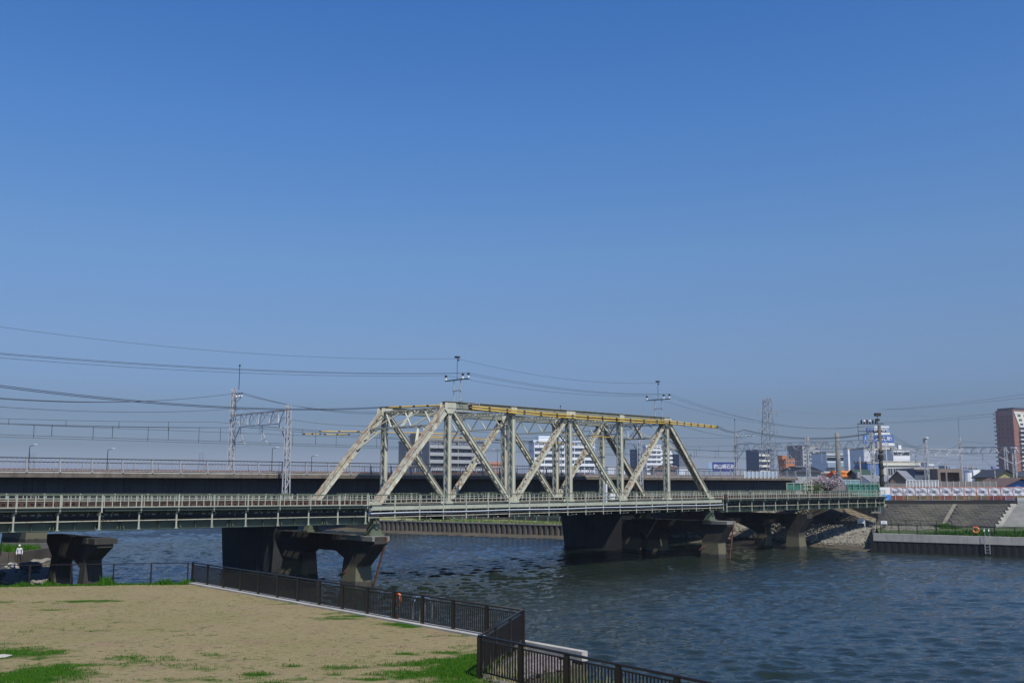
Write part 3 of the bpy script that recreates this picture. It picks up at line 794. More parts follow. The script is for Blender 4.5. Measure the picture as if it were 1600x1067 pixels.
# ------------------------------------------------------------------ plate girder spans
def girder_span(label, s0, s1, ztopg=3.55, zbot=2.22):
    g = bthing('girder_span', label, 'bridge span', 'plate girder spans of the old bridge')
    ln = s1 - s0
    for t in (-.55, 3.4, 5.6, 9.5):
        mb = MB()
        dz0 = ztop(s0)-4.43; dz1 = ztop(s1)-4.43
        P0 = Vector((s0, t, 0)); P1 = Vector((s1, t, 0))
        mb.add([(s0,t-.015,zbot+dz0),(s1,t-.015,zbot+dz1),(s1,t-.015,ztopg+dz1),(s0,t-.015,ztopg+dz0),
                (s0,t+.015,zbot+dz0),(s1,t+.015,zbot+dz1),(s1,t+.015,ztopg+dz1),(s0,t+.015,ztopg+dz0)],
               [(0,1,2,3),(7,6,5,4),(0,3,7,4),(1,5,6,2)])
        mb.bar((s0,t,zbot+dz0),(s1,t,zbot+dz1), .42, .045); mb.bar((s0,t,ztopg+dz0),(s1,t,ztopg+dz1), .42, .045)
        k = int(ln / 1.25)
        for i in range(k+1):
            x = s0 + .02 + (ln-.04)*i/k; dz = ztop(x)-4.43
            for sg in (-1, 1):
                mb.bar((x, t+sg*.1, zbot+dz+.03), (x, t+sg*.1, ztopg+dz-.03), .03, .16, side=(1,0,0))
                if i % 3 == 1 and t < 0 and sg < 0:
                    mb.bar((x-.25, t-.18, zbot+dz+.04), (x-.05, t-.1, zbot+dz+.6), .04, .05)
                    mb.bar((x+.25, t-.18, zbot+dz+.04), (x+.05, t-.1, zbot+dz+.6), .04, .05)
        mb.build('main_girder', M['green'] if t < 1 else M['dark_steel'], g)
    mb = MB()
    k = int(ln / 3)
    for i in range(k+1):
        x = s0 + .1 + (ln-.2)*i/k; dz = ztop(x)-4.43
        mb.bar((x,-.5,zbot+dz+.15),(x,9.4,zbot+dz+.15),.1,.1); mb.bar((x,-.5,zbot+dz+.15),(x,3.4,ztopg+dz-.1),.08,.08); mb.bar((x,9.4,zbot+dz+.15),(x,5.6,ztopg+dz-.1),.08,.08)
    mb.build('cross_bracing', M['dark_steel'], g)
    mb = MB()
    d0 = ztop(s0)-4.43; d1 = ztop(s1)-4.43
    for y0, y1 in ((-1.32, -.1), (WID+.1, WID+1.25)):
        ym = (y0+y1)/2; mb.bar((s0, ym, 3.56+d0), (s1, ym, 3.56+d1), .03, y1-y0, side=(0,0,1)) if False else mb.bar((s0, ym, 3.60+d0), (s1, ym, 3.60+d1), y1-y0, .035, side=(0,1,0))
    mb.build('walkway_deck', M['dark_steel'], g)
    mb = MB(); mb.bar((s0, -1.33, 3.53+d0), (s1, -1.33, 3.53+d1), .05, .17); mb.bar((s0, -1.37, 3.61+d0), (s1, -1.37, 3.61+d1), .12, .02)
    mb.bar((s0, -1.37, 3.45+d0), (s1, -1.37, 3.45+d1), .12, .02); mb.build('edge_beam', M['dkgreen'], g)
    # brackets carrying the walkway
    mb = MB(); x = s0 + .4; k = 0
    while x < s1 - .2:
        dz = ztop(x)-4.43
        mb.bar((x,-1.28,3.42+dz),(x,-.57,3.42+dz),.07,.10); mb.bar((x,-1.2,3.36+dz),(x,-.57,2.85+dz),.06,.06)
        x += 1.25
    mb.build('walkway_brackets', M['dkgreen'], g, kind='stuff')
    mb = MB(); x = s0 + .3  # row of small pale boxes with a few slanted bars
    while x < s1 - .3:
        dz = ztop(x)-4.43
        for q_ in range(3):
            if random.random() < .82: mb.box(x, x+random.uniform(.16,.34), -.90, -.86, 3.16+dz, 3.24+dz)
            x += .5
        if random.random() < .5:
            mb.bar((x,-.95,3.36+dz),(x-.1,-1.0,3.05+dz),.05,.04)
    mb.build('pale_box_row', M['rail_green'], g, kind='stuff')
    for (ty, tz, r_, mm) in ((-.95, 3.10, .07, M['cable']), (-.8, 3.0, .055, M['cable']), (-1.0, 2.94, .045, M['dark_steel'])):
        c = MB(); c.tube([(x, ty, tz + ztop(x)-4.43 + .02*math.sin(x*1.7+ty*9)) for x in np.linspace(s0, s1, 20)], r_, 6)
        c.build('cable', mm, g)
    track(g, s0, s1, 3.62 + (d0+d1)/2*0.9)
    return g
girder_span('long dark green plate girder span at the left edge of the picture', -60.5, -22.15)
girder_span('green plate girder span between the hammerhead pier and the truss', -21.85, -1.15)
girder_span('green plate girder span just right of the truss', 6*L+1.15, 63.45)
girder_span('last green plate girder span reaching the levee', 63.75, 84.6)

# ------------------------------------------------------------------ old bridge piers
def frame_pier(label, s, legs, cap_t, zc=1.27, hw=.6, zo=0.0, caps=((-1.75, 2.6),), braces=True, extra=None, knee=-1.1):
    """portal frame pier: outline in the t-z plane with haunched corners, extruded along s; legs battered"""
    (n0, n1), (f0, f1) = legs; ta, tb_ = cap_t
    p = bthing('bridge_pier', label, 'pier', 'piers of the old bridge')
    outer = [(ta,zc),(ta,zc-.55),(n0,zo+knee),(n0-.25,-3.6),(n1+.2,-3.6),(n1,zo-.5),(n1+1.2,zo),(f0-.8,zo),(f0,zo-.35),(f0-.1,-3.6),(f1+.3,-3.6),(f1,zo+knee),(tb_,zc-.55),(tb_,zc)]
    me_ = MB(); n = len(outer)
    def hwz(z): return hw + max(0, -z) * .10
    vs = [(s-hwz(z), y, z) for y, z in outer] + [(s+hwz(z), y, z) for y, z in outer]
    me_.add(vs, [tuple(range(n)), tuple(reversed(range(n, 2*n)))] + [(i+1 if i+1<n else 0, i, i+n, (i+1)%n+n) for i in range(n)])
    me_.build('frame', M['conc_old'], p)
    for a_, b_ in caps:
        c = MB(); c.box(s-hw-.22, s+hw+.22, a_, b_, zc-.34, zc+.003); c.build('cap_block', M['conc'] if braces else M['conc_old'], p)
    if extra:
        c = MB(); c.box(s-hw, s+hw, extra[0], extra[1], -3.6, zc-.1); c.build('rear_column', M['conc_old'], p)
    if braces:
        for a_, b_ in (((s+.45, ta-.12, zc-.05), (s+.55, n0-.5, -3.0)), ((s-hw-.35, n1+.2, -1.9), (s+.5, ta-.1, zc-.4))):
            b = MB(); b.bar(a_, b_, .13, .13); b.build('steel_brace', M['rusty'], p)
    return p
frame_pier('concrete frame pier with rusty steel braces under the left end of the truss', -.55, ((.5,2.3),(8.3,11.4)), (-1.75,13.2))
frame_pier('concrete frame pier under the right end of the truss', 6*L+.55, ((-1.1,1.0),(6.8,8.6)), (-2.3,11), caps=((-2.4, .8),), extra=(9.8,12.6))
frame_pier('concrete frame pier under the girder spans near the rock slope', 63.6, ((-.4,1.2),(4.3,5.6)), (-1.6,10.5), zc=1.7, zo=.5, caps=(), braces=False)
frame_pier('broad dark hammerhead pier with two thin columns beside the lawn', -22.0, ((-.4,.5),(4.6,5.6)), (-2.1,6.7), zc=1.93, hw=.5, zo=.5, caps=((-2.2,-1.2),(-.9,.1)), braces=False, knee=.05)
# abutment
ab = bthing('bridge_abutment', 'dark concrete abutment where the old bridge meets the levee', 'abutment')
mb = MB(); mb.box(86.4, 88.5, 1.0, 30, -3.4, 2.2); mb.box(87.0, 88.5, 1.0, 30, 2.2, 3.3); mb.build('abutment_wall', M['conc_dark'], ab)

# ------------------------------------------------------------------ NEW RAILWAY VIADUCT behind
VT0, VT1 = 13.2, 28.0; VZ = 6.12
va = bthing('railway_viaduct', 'long grey concrete railway viaduct behind the truss bridge', 'viaduct')
VS0, VS1 = -130, 86.5
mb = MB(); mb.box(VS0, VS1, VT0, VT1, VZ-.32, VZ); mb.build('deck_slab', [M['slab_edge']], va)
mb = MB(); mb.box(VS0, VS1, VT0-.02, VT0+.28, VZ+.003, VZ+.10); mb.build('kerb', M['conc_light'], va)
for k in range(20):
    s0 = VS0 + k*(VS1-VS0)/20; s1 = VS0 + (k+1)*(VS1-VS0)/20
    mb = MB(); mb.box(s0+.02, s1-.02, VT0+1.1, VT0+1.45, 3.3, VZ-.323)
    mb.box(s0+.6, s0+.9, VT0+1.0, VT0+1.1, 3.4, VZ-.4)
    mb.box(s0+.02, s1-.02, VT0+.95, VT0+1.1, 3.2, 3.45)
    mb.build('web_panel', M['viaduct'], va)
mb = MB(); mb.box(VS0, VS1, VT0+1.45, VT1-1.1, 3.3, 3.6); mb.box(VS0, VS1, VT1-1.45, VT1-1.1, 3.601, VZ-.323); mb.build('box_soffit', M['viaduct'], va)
def wall_pier(label, s, t0, t1, hw=1.5):
    p = bthing('viaduct_pier', label, 'pier', 'piers of the viaduct')
    mb = MB()
    def ring(hs, a, b, z): return [(s-hs, a, z), (s+hs, a, z), (s+hs, b, z), (s-hs, b, z)]
    r = [ring(hw, t0-.9, t1+.9, 2.35), ring(hw, t0-.9, t1+.9, 1.9), ring(hw-.1, t0-.5, t1+.5, 1.9), ring(hw+.1, t0+.6, t1-.6, -3.6)]
    vs = sum(r, []); fs = [(3,2,1,0)]
    for i in range(3):
        for j in range(4): fs.append((i*4+j, i*4+(j+1)%4, (i+1)*4+(j+1)%4, (i+1)*4+j))
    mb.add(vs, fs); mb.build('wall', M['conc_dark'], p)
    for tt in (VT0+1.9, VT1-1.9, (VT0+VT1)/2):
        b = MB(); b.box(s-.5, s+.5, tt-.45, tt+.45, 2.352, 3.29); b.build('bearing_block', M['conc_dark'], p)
wall_pier('broad dark wall pier of the viaduct behind the left end of the truss', 1.5, 15.7, 25.2, 1.2)
wall_pier('broad dark wall pier of the viaduct behind the right end of the truss', 49.7, 13.8, 25.4, 1.2)
wall_pier('viaduct wall pier outside the left edge of the picture', -50, 15.6, 25.5)
# viaduct railings
def via_rail(t, label, inward):
    r = bthing('viaduct_railing', label, 'railing', 'railings on the viaduct')
    zb = VZ + .1; h = 1.0
    pm = MB(); pm.box(-.06, .06, -.05, .05, 0, h-.02); pm.box(-.05, .05, -.16*inward-.04, -.16*inward+.04, -.05, .3); pme = pm.mesh('post', M['galv_pale'])
    a0 = VS0 if t < 20 else VS0
    x = -70.0; xs_ = []
    while x <= VS1 - .2: xs_.append(x); x += 2.4
    for x in xs_: link('post', pme, r, loc=(x, t, zb))
    mb = MB(); mb.box(-70, xs_[-1], t-.05, t+.05, zb+h-.02, zb+h+.05); mb.build('top_rail', M['dark_steel'] , r)
    mb = MB(); mb.box(-70, xs_[-1], t-.02, t+.02, zb+.09, zb+.13); mb.build('bottom_rail', M['galv_pale'], r)
    mb = MB()
    for a in xs_[:-1]:
        for j in range(1, 7): xx = a + 2.4*j/7; mb.box(xx-.013, xx+.013, t-.01, t+.01, zb+.1, zb+h-.03)
    mb.build('balusters', M['galv_pale'], r, kind='stuff')
via_rail(VT0+.12, 'pale railing with dark handrail on the near edge of the viaduct', 1)
via_rail(VT1-.12, 'pale railing on the far edge of the viaduct', -1)
# ballast bed and rails of the viaduct tracks
mb = MB(); mb.box(VS0, VS1, VT0+1.6, VT1-1.6, VZ+.003, VZ+.2); mb.build('ballast_bed', M['stone_dark'], va)
for tt in (15.1, 16.17, 18.9, 19.97):
    mb = MB(); mb.box(VS0, VS1, tt-.035, tt+.035, VZ+.201, VZ+.34); mb.build('rail', M['rusty'], va)

# ------------------------------------------------------------------ catenary portals
def lattice_mast(mb, base, zt, w0, w1, bay=.9, r=.045, rz=0):
    bx, by, bz = base
    cs, sn = math.cos(rz), math.sin(rz)
    def pt(k, sx, sy):
        w = (w0 + (w1-w0)*k)/2; dx, dy = sx*w, sy*w
        return Vector((bx + dx*cs - dy*sn, by + dx*sn + dy*cs, bz + (zt-bz)*k))
    cor = [(-1,-1),(1,-1),(1,1),(-1,1)]
    for c in cor: mb.bar(pt(0,*c), pt(1,*c), r*1.8, r*1.8)
    n = max(2, int((zt-bz)/bay))
    for f_ in range(4):
        a, b = cor[f_], cor[(f_+1) % 4]
        for i in range(n):
            k0, k1 = i/n, (i+1)/n
            if i % 2: a, b = a, b
            p_, q_ = (a, b) if i % 2 == 0 else (b, a)
            mb.bar(pt(k0,*p_), pt(k1,*q_), r*1.1, r*1.1)
        
    mb.bar(pt(1,-1,-1), pt(1,1,1), r, r)
    return mb
def portal(label, s, masts, beam_z, beam_t0, beam_t1, mrt=1.25, wmast=.5):
    """masts: list of (t, z0, z1)"""
    g = bthing('catenary_portal', label, 'catenary portal', 'lattice catenary portals along the tracks')
    for t, z0, z1 in masts:
        lattice_mast(MB(), (s, t, z0), z1, wmast, wmast*.62).build('lattice_mast', M['galv'], g)
    # triangular lattice beam with two top chords and one bottom chord
    mb = MB(); n = max(3, int(round((beam_t1-beam_t0)/2.0))); hz = 1.15
    for o_ in (-.3, .3): mb.bar((s+o_, beam_t0, beam_z+(.0)), (s+o_, beam_t1, beam_z), .07, .07)
    mb.bar((s, beam_t0+1.4, beam_z-hz), (s, beam_t1-1.4, beam_z-hz), .07, .07)
    for i in range(n):
        a = beam_t0+(beam_t1-beam_t0)*i/n; b = beam_t0+(beam_t1-beam_t0)*(i+1)/n; m_ = (a+b)/2
        m_ = min(max(m_, beam_t0+1.4), beam_t1-1.4)
        for o_ in (-.3, .3):
            mb.bar((s+o_, a, beam_z), (s, m_, beam_z-hz), .05, .05); mb.bar((s, m_, beam_z-hz), (s+o_, b, beam_z), .05, .05)
        mb.bar((s-.3, a, beam_z), (s+.3, b, beam_z), .04, .04)
    mb.bar((s, beam_t0+1.4, beam_z-hz), (s, beam_t0+.1, beam_z-hz-1.5), .08, .08); mb.bar((s, beam_t1-1.4, beam_z-hz), (s, beam_t1-.1, beam_z-hz-1.5), .08, .08)
    mb.build('lattice_beam', M['galv'], g)
    for tt in (14.9, 18.9):
        if beam_t0 < tt < beam_t1:
            h = MB(); h.tube([(s, tt+1.2, beam_z-hz), (s, tt+1.2, beam_z-2.6)], .05, 6); h.tube([(s, tt+1.2, beam_z-1.6), (s, tt+.1, beam_z-2.9), (s, tt-.6, beam_z-2.9)], .035, 6)
            h.tube([(s, tt+1.2, beam_z-2.6), (s, tt+.2, beam_z-2.35)], .03, 6)
            o = h.build('registration_arm', M['galv'], g)
            i_ = MB()
            for k in range(4): i_.tube([(s, tt+1.2, beam_z-1.35-k*.09), (s, tt+1.2, beam_z-1.30-k*.09)], .1, 8)
            i_.build('insulator', M['insul'], o)
    return g
pA = portal('lattice portal over the viaduct left of the truss, its near mast beside the old bridge', -1.0, [(11.6, 3.0, 12.2), (21.6, 5.0, 14.3)], 11.75, 11.8, 21.5)
pB = portal('lattice portal over the viaduct seen through the right half of the truss', 48.6, [(12.4, 3.0, 12.6), (26.0, 5.0, 14.0)], 12.0, 12.7, 25.8)
pC = portal('long lattice portal over the tracks at the right end of the viaduct', 88.8, [(2.6, 2.3, 12.6), (12.8, 2.3, 12.3), (25.5, 2.3, 13.6)], 11.5, 2.0, 25.5)
pZ = portal('lattice portal outside the left edge of the picture', -48, [(12.4, 3.0, 12.2), (22.6, 5.0, 14.3)], 11.75, 12.6, 22.5)
def arm_set(g, s, t, z, n=3, L_=1.4, dirx=(0,-1)):
    """short bracket with upright insulators and a top rod, child of the portal"""
    mb = MB(); mb.bar((s, t, z), (s, t - L_, z+.05), .08, .08); mb.bar((s, t, z-.6), (s, t-L_*.9, z), .05, .05); mb.bar((s, t, z-1.1), (s, t-L_, z-1.1), .07, .07)
    a = mb.build('bracket_arm', M['galv'], g)
    for k in range(n):
        i_ = MB(); y = t - .35 - k*(L_-.4)/max(1, n-1); i_.tube([(s, y, z+.05), (s, y, z+.28)], .07, 8, 0, .05); i_.tube([(s, y, z+.28), (s, y, z+.4)], .08, 8, 1)
        i_.build('insulator', [M['insul'], M['black']], a)
arm_set(pA, -1.0, 21.4, 13.4); arm_set(pC, 88.8, 25.3, 12.7, 5, 3.2)
for g, s, t, z0, z1 in ((pA, -.7, 21.2, 14.2, 16.6), (pB, 48.9, 26, 14, 15.6), (pC, 88.8, 25.5, 13.6, 15.5)):
    mb = MB(); mb.tube([(s, t, z0), (s, t, z1)], .03, 6); mb.tube([(s, t, z1-.15), (s, t, z1)], .09, 6); mb.build('top_rod', M['dark_steel'], g)
# insulator frames on top of the truss
def ins_frame(label, s, zarm, ztip):
    g = bthing('insulator_frame', label, 'insulator frame', 'insulator frames standing on the truss')
    x0 = s
    mb = MB()
    for y in (-.45, .45):
        mb.bar((x0, y, ZTOP+.3), (x0, y, zarm), .06, .06)
    mb.bar((x0, -.6, zarm-.95), (x0, .6, zarm-.95), .07, .1); mb.bar((x0, -.9, zarm-1.9), (x0, .6, zarm-1.9), .06, .06)
    mb.bar((x0+.8, -2.0, zarm-2.15), (x0, .6, zarm-2.2), .05, .05); mb.bar((x0+.8, -2.0, zarm-2.5), (x0+.8,-2.0,zarm-2.1), .05,.05)
    mb.build('frame', M['galv'], g)
    mb = MB(); mb.bar((x0, -1.6, zarm), (x0, 1.6, zarm), .09, .09); mb.build('cross_arm', M['dark_steel'], g)
    for y in (-1.5, -.75, 1.5):
        i_ = MB(); i_.tube([(x0,y,zarm+.05),(x0,y,zarm+.32)], .085, 8, 0, .06); i_.tube([(x0,y,zarm+.32),(x0,y,zarm+.48)], .11, 8, 1)
        i_.build('insulator', [M['insul'], M['black']], g)
    mb = MB(); mb.tube([(x0, 0, zarm), (x0, 0, ztip)], .022, 6); mb.box(x0-.2, x0+.2, -.14, .14, ztip, ztip+.14); mb.tube([(x0+.15,0,ztip-.25),(x0+.15,0,ztip-.12)], .07, 6)
    mb.build('top_rod', M['dark_steel'], g)
    return zarm
zi1 = zrow(594, 86.5); zi2 = zrow(625, 106)
SF1 = s_at(713, 0); SF2 = s_at(1031, 0)
ins_frame('black and white insulator frame with tall rod on the left top corner of the truss', SF1, zi1, zrow(560, 86.5))
ins_frame('insulator frame with tall rod near the right top corner of the truss', SF2, zi2, zrow(598, 106))

# ------------------------------------------------------------------ wires
def wire_pts(a, b, sag, n=24):
    a = Vector(a); b = Vector(b)
    return [a.lerp(b, i/n) - Vector((0,0,4*sag*(i/n)*(1-i/n))) for i in range(n+1)]
def wire(label, segs, r=.02, m=None, group=None, cat='wire', name='overhead_wire'):
    pts = []
    for k, (a, b, sag) in enumerate(segs):
        q_ = wire_pts(a, b, sag)
        pts += q_ if k == 0 else q_[1:]
    mb = MB(); mb.tube(pts, r, 5, cap=False)
    return tag(mb.build(name, m or M['wire']), label, cat, group)
def bl(s, t, z): return B(s, t, z)
# three power wires over the insulator frames
poleP = at_d(1376, 665, 146); 
for k, (y, nm, y0) in enumerate(((-1.5, 'foremost', 547), (-.75, 'middle', 549), (1.5, 'hindmost', 554.5))):
    d0 = 62 + y*.72
    a = at_d(-200, y0 - 13, d0 - 12)
    p1 = bl(SF1, y, zi1+.5); p2 = bl(SF2, y, zi2+.5); p3 = at_d(1352 + 8*k, 665, 146)
    wire('%s of the three power wires carried by the insulator frames on the truss' % nm, [(a, p1, .55), (p1, p2, .55), (p2, p3, 1.6)], .012, group='power wires over the truss')
wire('thin ground wire high above the power wires at the left', [(at_d(-200, 480, 60), bl(SF1, 0, zrow(561, 86.5)), 1.0), (bl(SF1,0,zrow(561,86.5)), bl(SF2,0,zrow(599,106)), .7)], .011)
# thick bundle to yellow sleeves
yz1 = zrow(636.5, 89); Y1 = at_d(605, 636.5, 91)
Y2a = bl(s_at(735, -.55), -.55, zrow(633.5, 88)); Y2 = bl(s_at(735, -.55), -.55, zrow(638, 88)); Y3 = bl(s_at(1048, -.55), -.55, zrow(661, 107)); Y4 = at_d(1120, 667.5, 116); Y5 = at_d(1162, 672.5, 150)
for k in range(2):
    off = Vector((.1*k, -.1*k, .14*k))
    wire('%s heavy feeder cable sweeping in from the left to the truss top' % ('upper' if k else 'lower'), [(at_d(-150, 583.5 - 3*k, 55), Y1 + off*.5, .9)], .022, M['cable'], cat='cable', name='feeder_cable', group='heavy feeder cables')
    wire('%s heavy feeder cable running right from the yellow sleeves' % ('upper' if k else 'lower'), [(Y4 + off, at_d(1162, 672 - 1.2*k, 158), .5), (at_d(1162, 672 - 1.2*k, 158), at_d(1376, 674 - k, 146), 1.2)], .03, M['cable'], cat='cable', name='feeder_cable', group='heavy feeder cables')
def sleeve(label, a, b, r=.085, bands=10, sag=0):
    g = thing('wire_sleeve', label, 'wire sleeve', a, 0, 'yellow sleeves over the wires')
    mb = MB(); P0 = Vector((0,0,0)); P1 = Vector(b) - Vector(a)
    mb.tube(wire_pts(P0, P1, sag, 10), r, 8); mb.build('sleeve', M['yellow'], g, smooth=True)
    d = P1.normalized()
    for i in range(bands+1):
        c = P0.lerp(P1, i/bands) - Vector((0,0,4*sag*(i/bands)*(1-i/bands))); k = MB(); k.tube([c - d*.11, c + d*.11], r*1.25, 8); k.build('black_band', M['black'], g)
sleeve('single yellow sleeve crossing above the left portal of the truss', Y1, Y2a, .075, 6)
up_ = Vector((0,0,.22))
sleeve('upper of two yellow sleeves along the top chord', Y2 + Vector((0,0,.10)), Y3 + Vector((0,0,.13)), .062, 13, .16)
sleeve('lower of two yellow sleeves along the top chord', Y2 - Vector((0,0,.13)), Y3 - Vector((0,0,.13)), .062, 13, .16)
sleeve('upper yellow sleeve leaving the truss to the right', Y3 + Vector((0,0,.12)), Y4 + Vector((0,0,.1)), .075, 7)
sleeve('lower yellow sleeve leaving the truss to the right', Y3 - Vector((0,0,.12)), Y4 - Vector((0,0,.06)), .075, 7)
for k, (x0, y0, x1, y1) in enumerate(((500, 674, 560, 674), (475, 678, 500, 678), (508, 678.5, 545, 678.5), (550, 674, 600, 677), (600, 675, 720, 678), (640, 682, 745, 685), (720, 684, 830, 690), (840, 690, 900, 694), (880, 677, 960, 684))):
    lab = ['short yellow sleeve left of the truss, upper row', 'short yellow sleeve at far left of the lower row', 'second yellow sleeve of the lower row left of the truss', 'yellow sleeve crossing behind the left end post', 'long yellow sleeve inside the left portal of the truss', 'yellow sleeve inside the second truss panel, lower', 'yellow sleeve in the middle of the truss, low', 'short yellow sleeve right of the middle posts', 'yellow sleeve inside the fourth truss panel'][k]
    sleeve(lab, at_d(x0, y0, 93 + k*1.5), at_d(x1, y1, 94 + k*2.2), .05, 2)
# feeders behind: (0,612)->(585,643); (0,631)->(570,665)
for k in range(3):
    wire('%s of the three wires from the tall mast down to the truss' % ['top', 'middle', 'bottom'][k], [(at_d(-150, 606+k*1.5, 68), bl(-1.0, 21.0 - k*.5, 13.85), .9), (bl(-1.0, 21.0-k*.5, 13.85), at_d(590, 643+k*2, 96), .5)], .014, group='wires from the tall mast')
wire('dark wire level with the mast bracket dropping towards the end post', [(at_d(-150, 622, 66), bl(-1.0, 20.4, 12.35), .6), (bl(-1.0, 20.4, 12.35), at_d(575, 665.5, 96), .4), (at_d(575, 665.5, 96), at_d(1160, 684, 158), .4)], .016)
stations = [-96, -48, -1.0, 48.6, 88.8]
def catenary(label, t, zc, zm, st=None):
    g = bthing('catenary_line', label, 'catenary wires', 'catenary lines over the viaduct tracks')
    st = st or stations
    c = MB(); m2 = MB(); dr = MB()
    c.tube([(x, t, zc) for x in st], .016, 5, cap=False)
    pts = []
    for a, b in zip(st[:-1], st[1:]):
        for i in range(17):
            k = i/16; z = zm - 4*.55*k*(1-k); pts.append((a+(b-a)*k, t, z))
        nn = int((b-a)/4.6)
        for i in range(1, nn):
            k = i/nn; z = zm - 4*.55*k*(1-k); x = a+(b-a)*k; dr.tube([(x, t, zc), (x, t, z)], .022, 4)
    m2.tube(pts, .016, 5, cap=False)
    c.build('contact_wire', M['wire'], g); m2.build('messenger_wire', M['wire'], g); dr.build('droppers', M['wire'], g, kind='stuff')
catenary('catenary wires with droppers over the nearer viaduct track', 14.9, 8.95, 10.35)
catenary('catenary wires with droppers over the farther viaduct track', 18.9, 8.95, 10.5)
catenary('upper catenary wires with short droppers at the far side of the viaduct', 25.2, 10.3, 11.3)
# wires continuing to the right over the town
rw = 0
RW = [((1162,675,158),(1378,674,146),1.2),((1162,690,158),(1600,712,260),2.0),((1378,668,146),(1504,690,205),2.5),((1378,672,146),(1504,691,205),2.5),((1378,682,146),(1450,692,160),1.0),
      ((1378,688,146),(1640,694,240),2.0),((1504,689,205),(1640,684,230),.8),((1450,702,160),(1700,716,260),.9),((1261,688,150),(1450,700,160),.8),((1361,690,144),(1500,718,200),.5),
      ((1160,700,158),(1420,742,260),.5),((1420,725,200),(1600,732,260),.4),((1430,722,180),(1600,724,260),.4),((1050,660,110),(1162,683,158),.4)]
RWL = ['wire from the far portal mast to the dark utility pole', 'long wire over the cherry tree to the right edge', 'upper wire from the dark pole to the thin lattice mast', 'lower wire from the dark pole to the thin lattice mast', 'short wire from the dark pole to the pale lattice mast',
       'wire from the dark pole towards the red tower', 'wire from the thin lattice mast to the right edge', 'low wire from the pale lattice mast to the right edge', 'wire between the near portal mast and the pale lattice mast', 'wire dropping right from the nearest portal mast',
       'thin wire falling over the orange roof', 'thin wire above the taupe house', 'thin wire above the white stair house', 'wire from the truss end to the far portal mast']
for (a, b, sg), lb in zip(RW, RWL): wire(lb, [(at_d(*a), at_d(*b), sg)], .019)

# ------------------------------------------------------------------ utility poles and masts at the right
def ground_mast(label, px, ytop, d, w=.5, z0=ZT, m=None, group='lattice masts in the town'):
    p = at_d(px, 750, d); g = thing('lattice_mast', label, 'mast', (p.x, p.y, z0), TH, group)
    h = at_d(px, ytop, d).z - z0
    lattice_mast(MB(), (0,0,0), h, w, w*.7).build('mast_frame', m or M['galv'], g)
    return g, h
gm = []
g1, h1 = ground_mast('pale lattice mast in front of the dark flat-roofed house', 1449, 684.5, 158, .55)
g2, h2 = ground_mast('thin tall lattice mast left of the white stair house', 1503, 683, 205, .5)
g3, h3 = ground_mast('pale lattice mast in front of the red tower, nearest to the right edge', 1587, 700, 165, .55)
g4, h4 = ground_mast('grey lattice mast just left of the olive house', 1574, 698, 190, .5)
mb = MB(); mb.bar((0,0,h2), (0,0,h2+4), .04, .04); mb.bar((-.4,0,h2-2.0), (3.5,-2,h2-2.0), .09, .09); mb.bar((-.4,0,h2-3.2),(3.5,-2,h2-3.2),.07,.07); mb.build('cross_arm', M['dark_steel'], g2)
cp = MB(); cp.box(-.4,.4,-.4,.4,h1,h1+.15); cp.build('cap', M['white'], g1); cp = MB(); cp.box(-.4,.4,-.4,.4,h3,h3+.15); cp.build('cap', M['white'], g3)
# beam between them
def lbeam(label, a, b, hz=1.0, n=8, drop=True):
    a = Vector(a); b = Vector(b); d = (b-a); sd = Vector((-d.y, d.x, 0)).normalized()*.3; dz = Vector((0,0,hz))
    g = thing('gantry_beam', label, 'gantry', a, 0, 'lattice gantry beams over the station tracks')
    mb = MB(); P0 = Vector((0,0,0)); P1 = d
    for s in (-1,1): mb.bar(P0+sd*s, P1+sd*s, .09, .09)
    mb.bar(P0-dz, P1-dz, .07, .07)
    for i in range(n):
        p_ = P0.lerp(P1, i/n); q_ = P0.lerp(P1, (i+1)/n); m_ = P0.lerp(P1, (i+.5)/n) - dz
        for s in (-1, 1): mb.bar(p_+sd*s, m_, .06, .06); mb.bar(m_, q_+sd*s, .06, .06)
    mb.build('lattice_beam', M['galv'], g)
    for k in (.3, .7):
        h = MB(); c = P0.lerp(P1, k) - dz; h.bar(c, c - Vector((0,0,1.6)), .06, .06); h.bar(c - Vector((0,0,.7)), c + d.normalized()*1.6 - Vector((0,0,2.2)), .05, .05); h.build('registration_arm', M['galv'], g)
lbeam('gantry beam right of the dark utility pole over the houses', at_d(1396, 702, 156), at_d(1503, 702, 168), 1.0, 6)
lbeam('gantry beam from the thin mast to the red tower', at_d(1508, 699.5, 176), at_d(1600, 697, 165), 1.05, 6)
for g_, x_, zz in ((g1, 0, h1-3.6), (g3, 0, h3-1.4)):
    mb = MB(); 
    for sx in (-1, 1): mb.bar((0,0,zz-1.3), (sx*2.0,-sx*1.6,zz), .09, .09)
    mb.build('knee_brace', M['galv'], g_)
# concrete utility poles
def upole(label, px, ytop, d, r=.2, m=None, z0=ZT, kit=True, group='concrete utility poles'):
    p = at_d(px, 750, d); g = thing('utility_pole', label, 'utility pole', (p.x, p.y, z0), 0, group)
    h = at_d(px, ytop, d).z - z0
    mb = MB(); mb.tube([(0,0,0),(0,0,h)], r*1.15, 10, 0, r*.85); mb.build('pole', m or M['pole'], g, smooth=True)
    if kit:
        for k in range(2):
            c = MB(); c.bar((-1.1,-.2,h-1.0-k*.9),(1.1,.2,h-1.0-k*.9),.09,.09)
            for x in (-.9,-.35,.35,.9): c.tube([(x,0,h-.95-k*.9),(x,0,h-.7-k*.9)],.06,6)
            c.build('cross_arm', M['dark_steel'], g)
        t_ = MB(); t_.tube([(-.45,-.1,h-3.4),(-.45,-.1,h-2.4)], .28, 10); t_.build('transformer', M['greywall'], g)
    return g, h
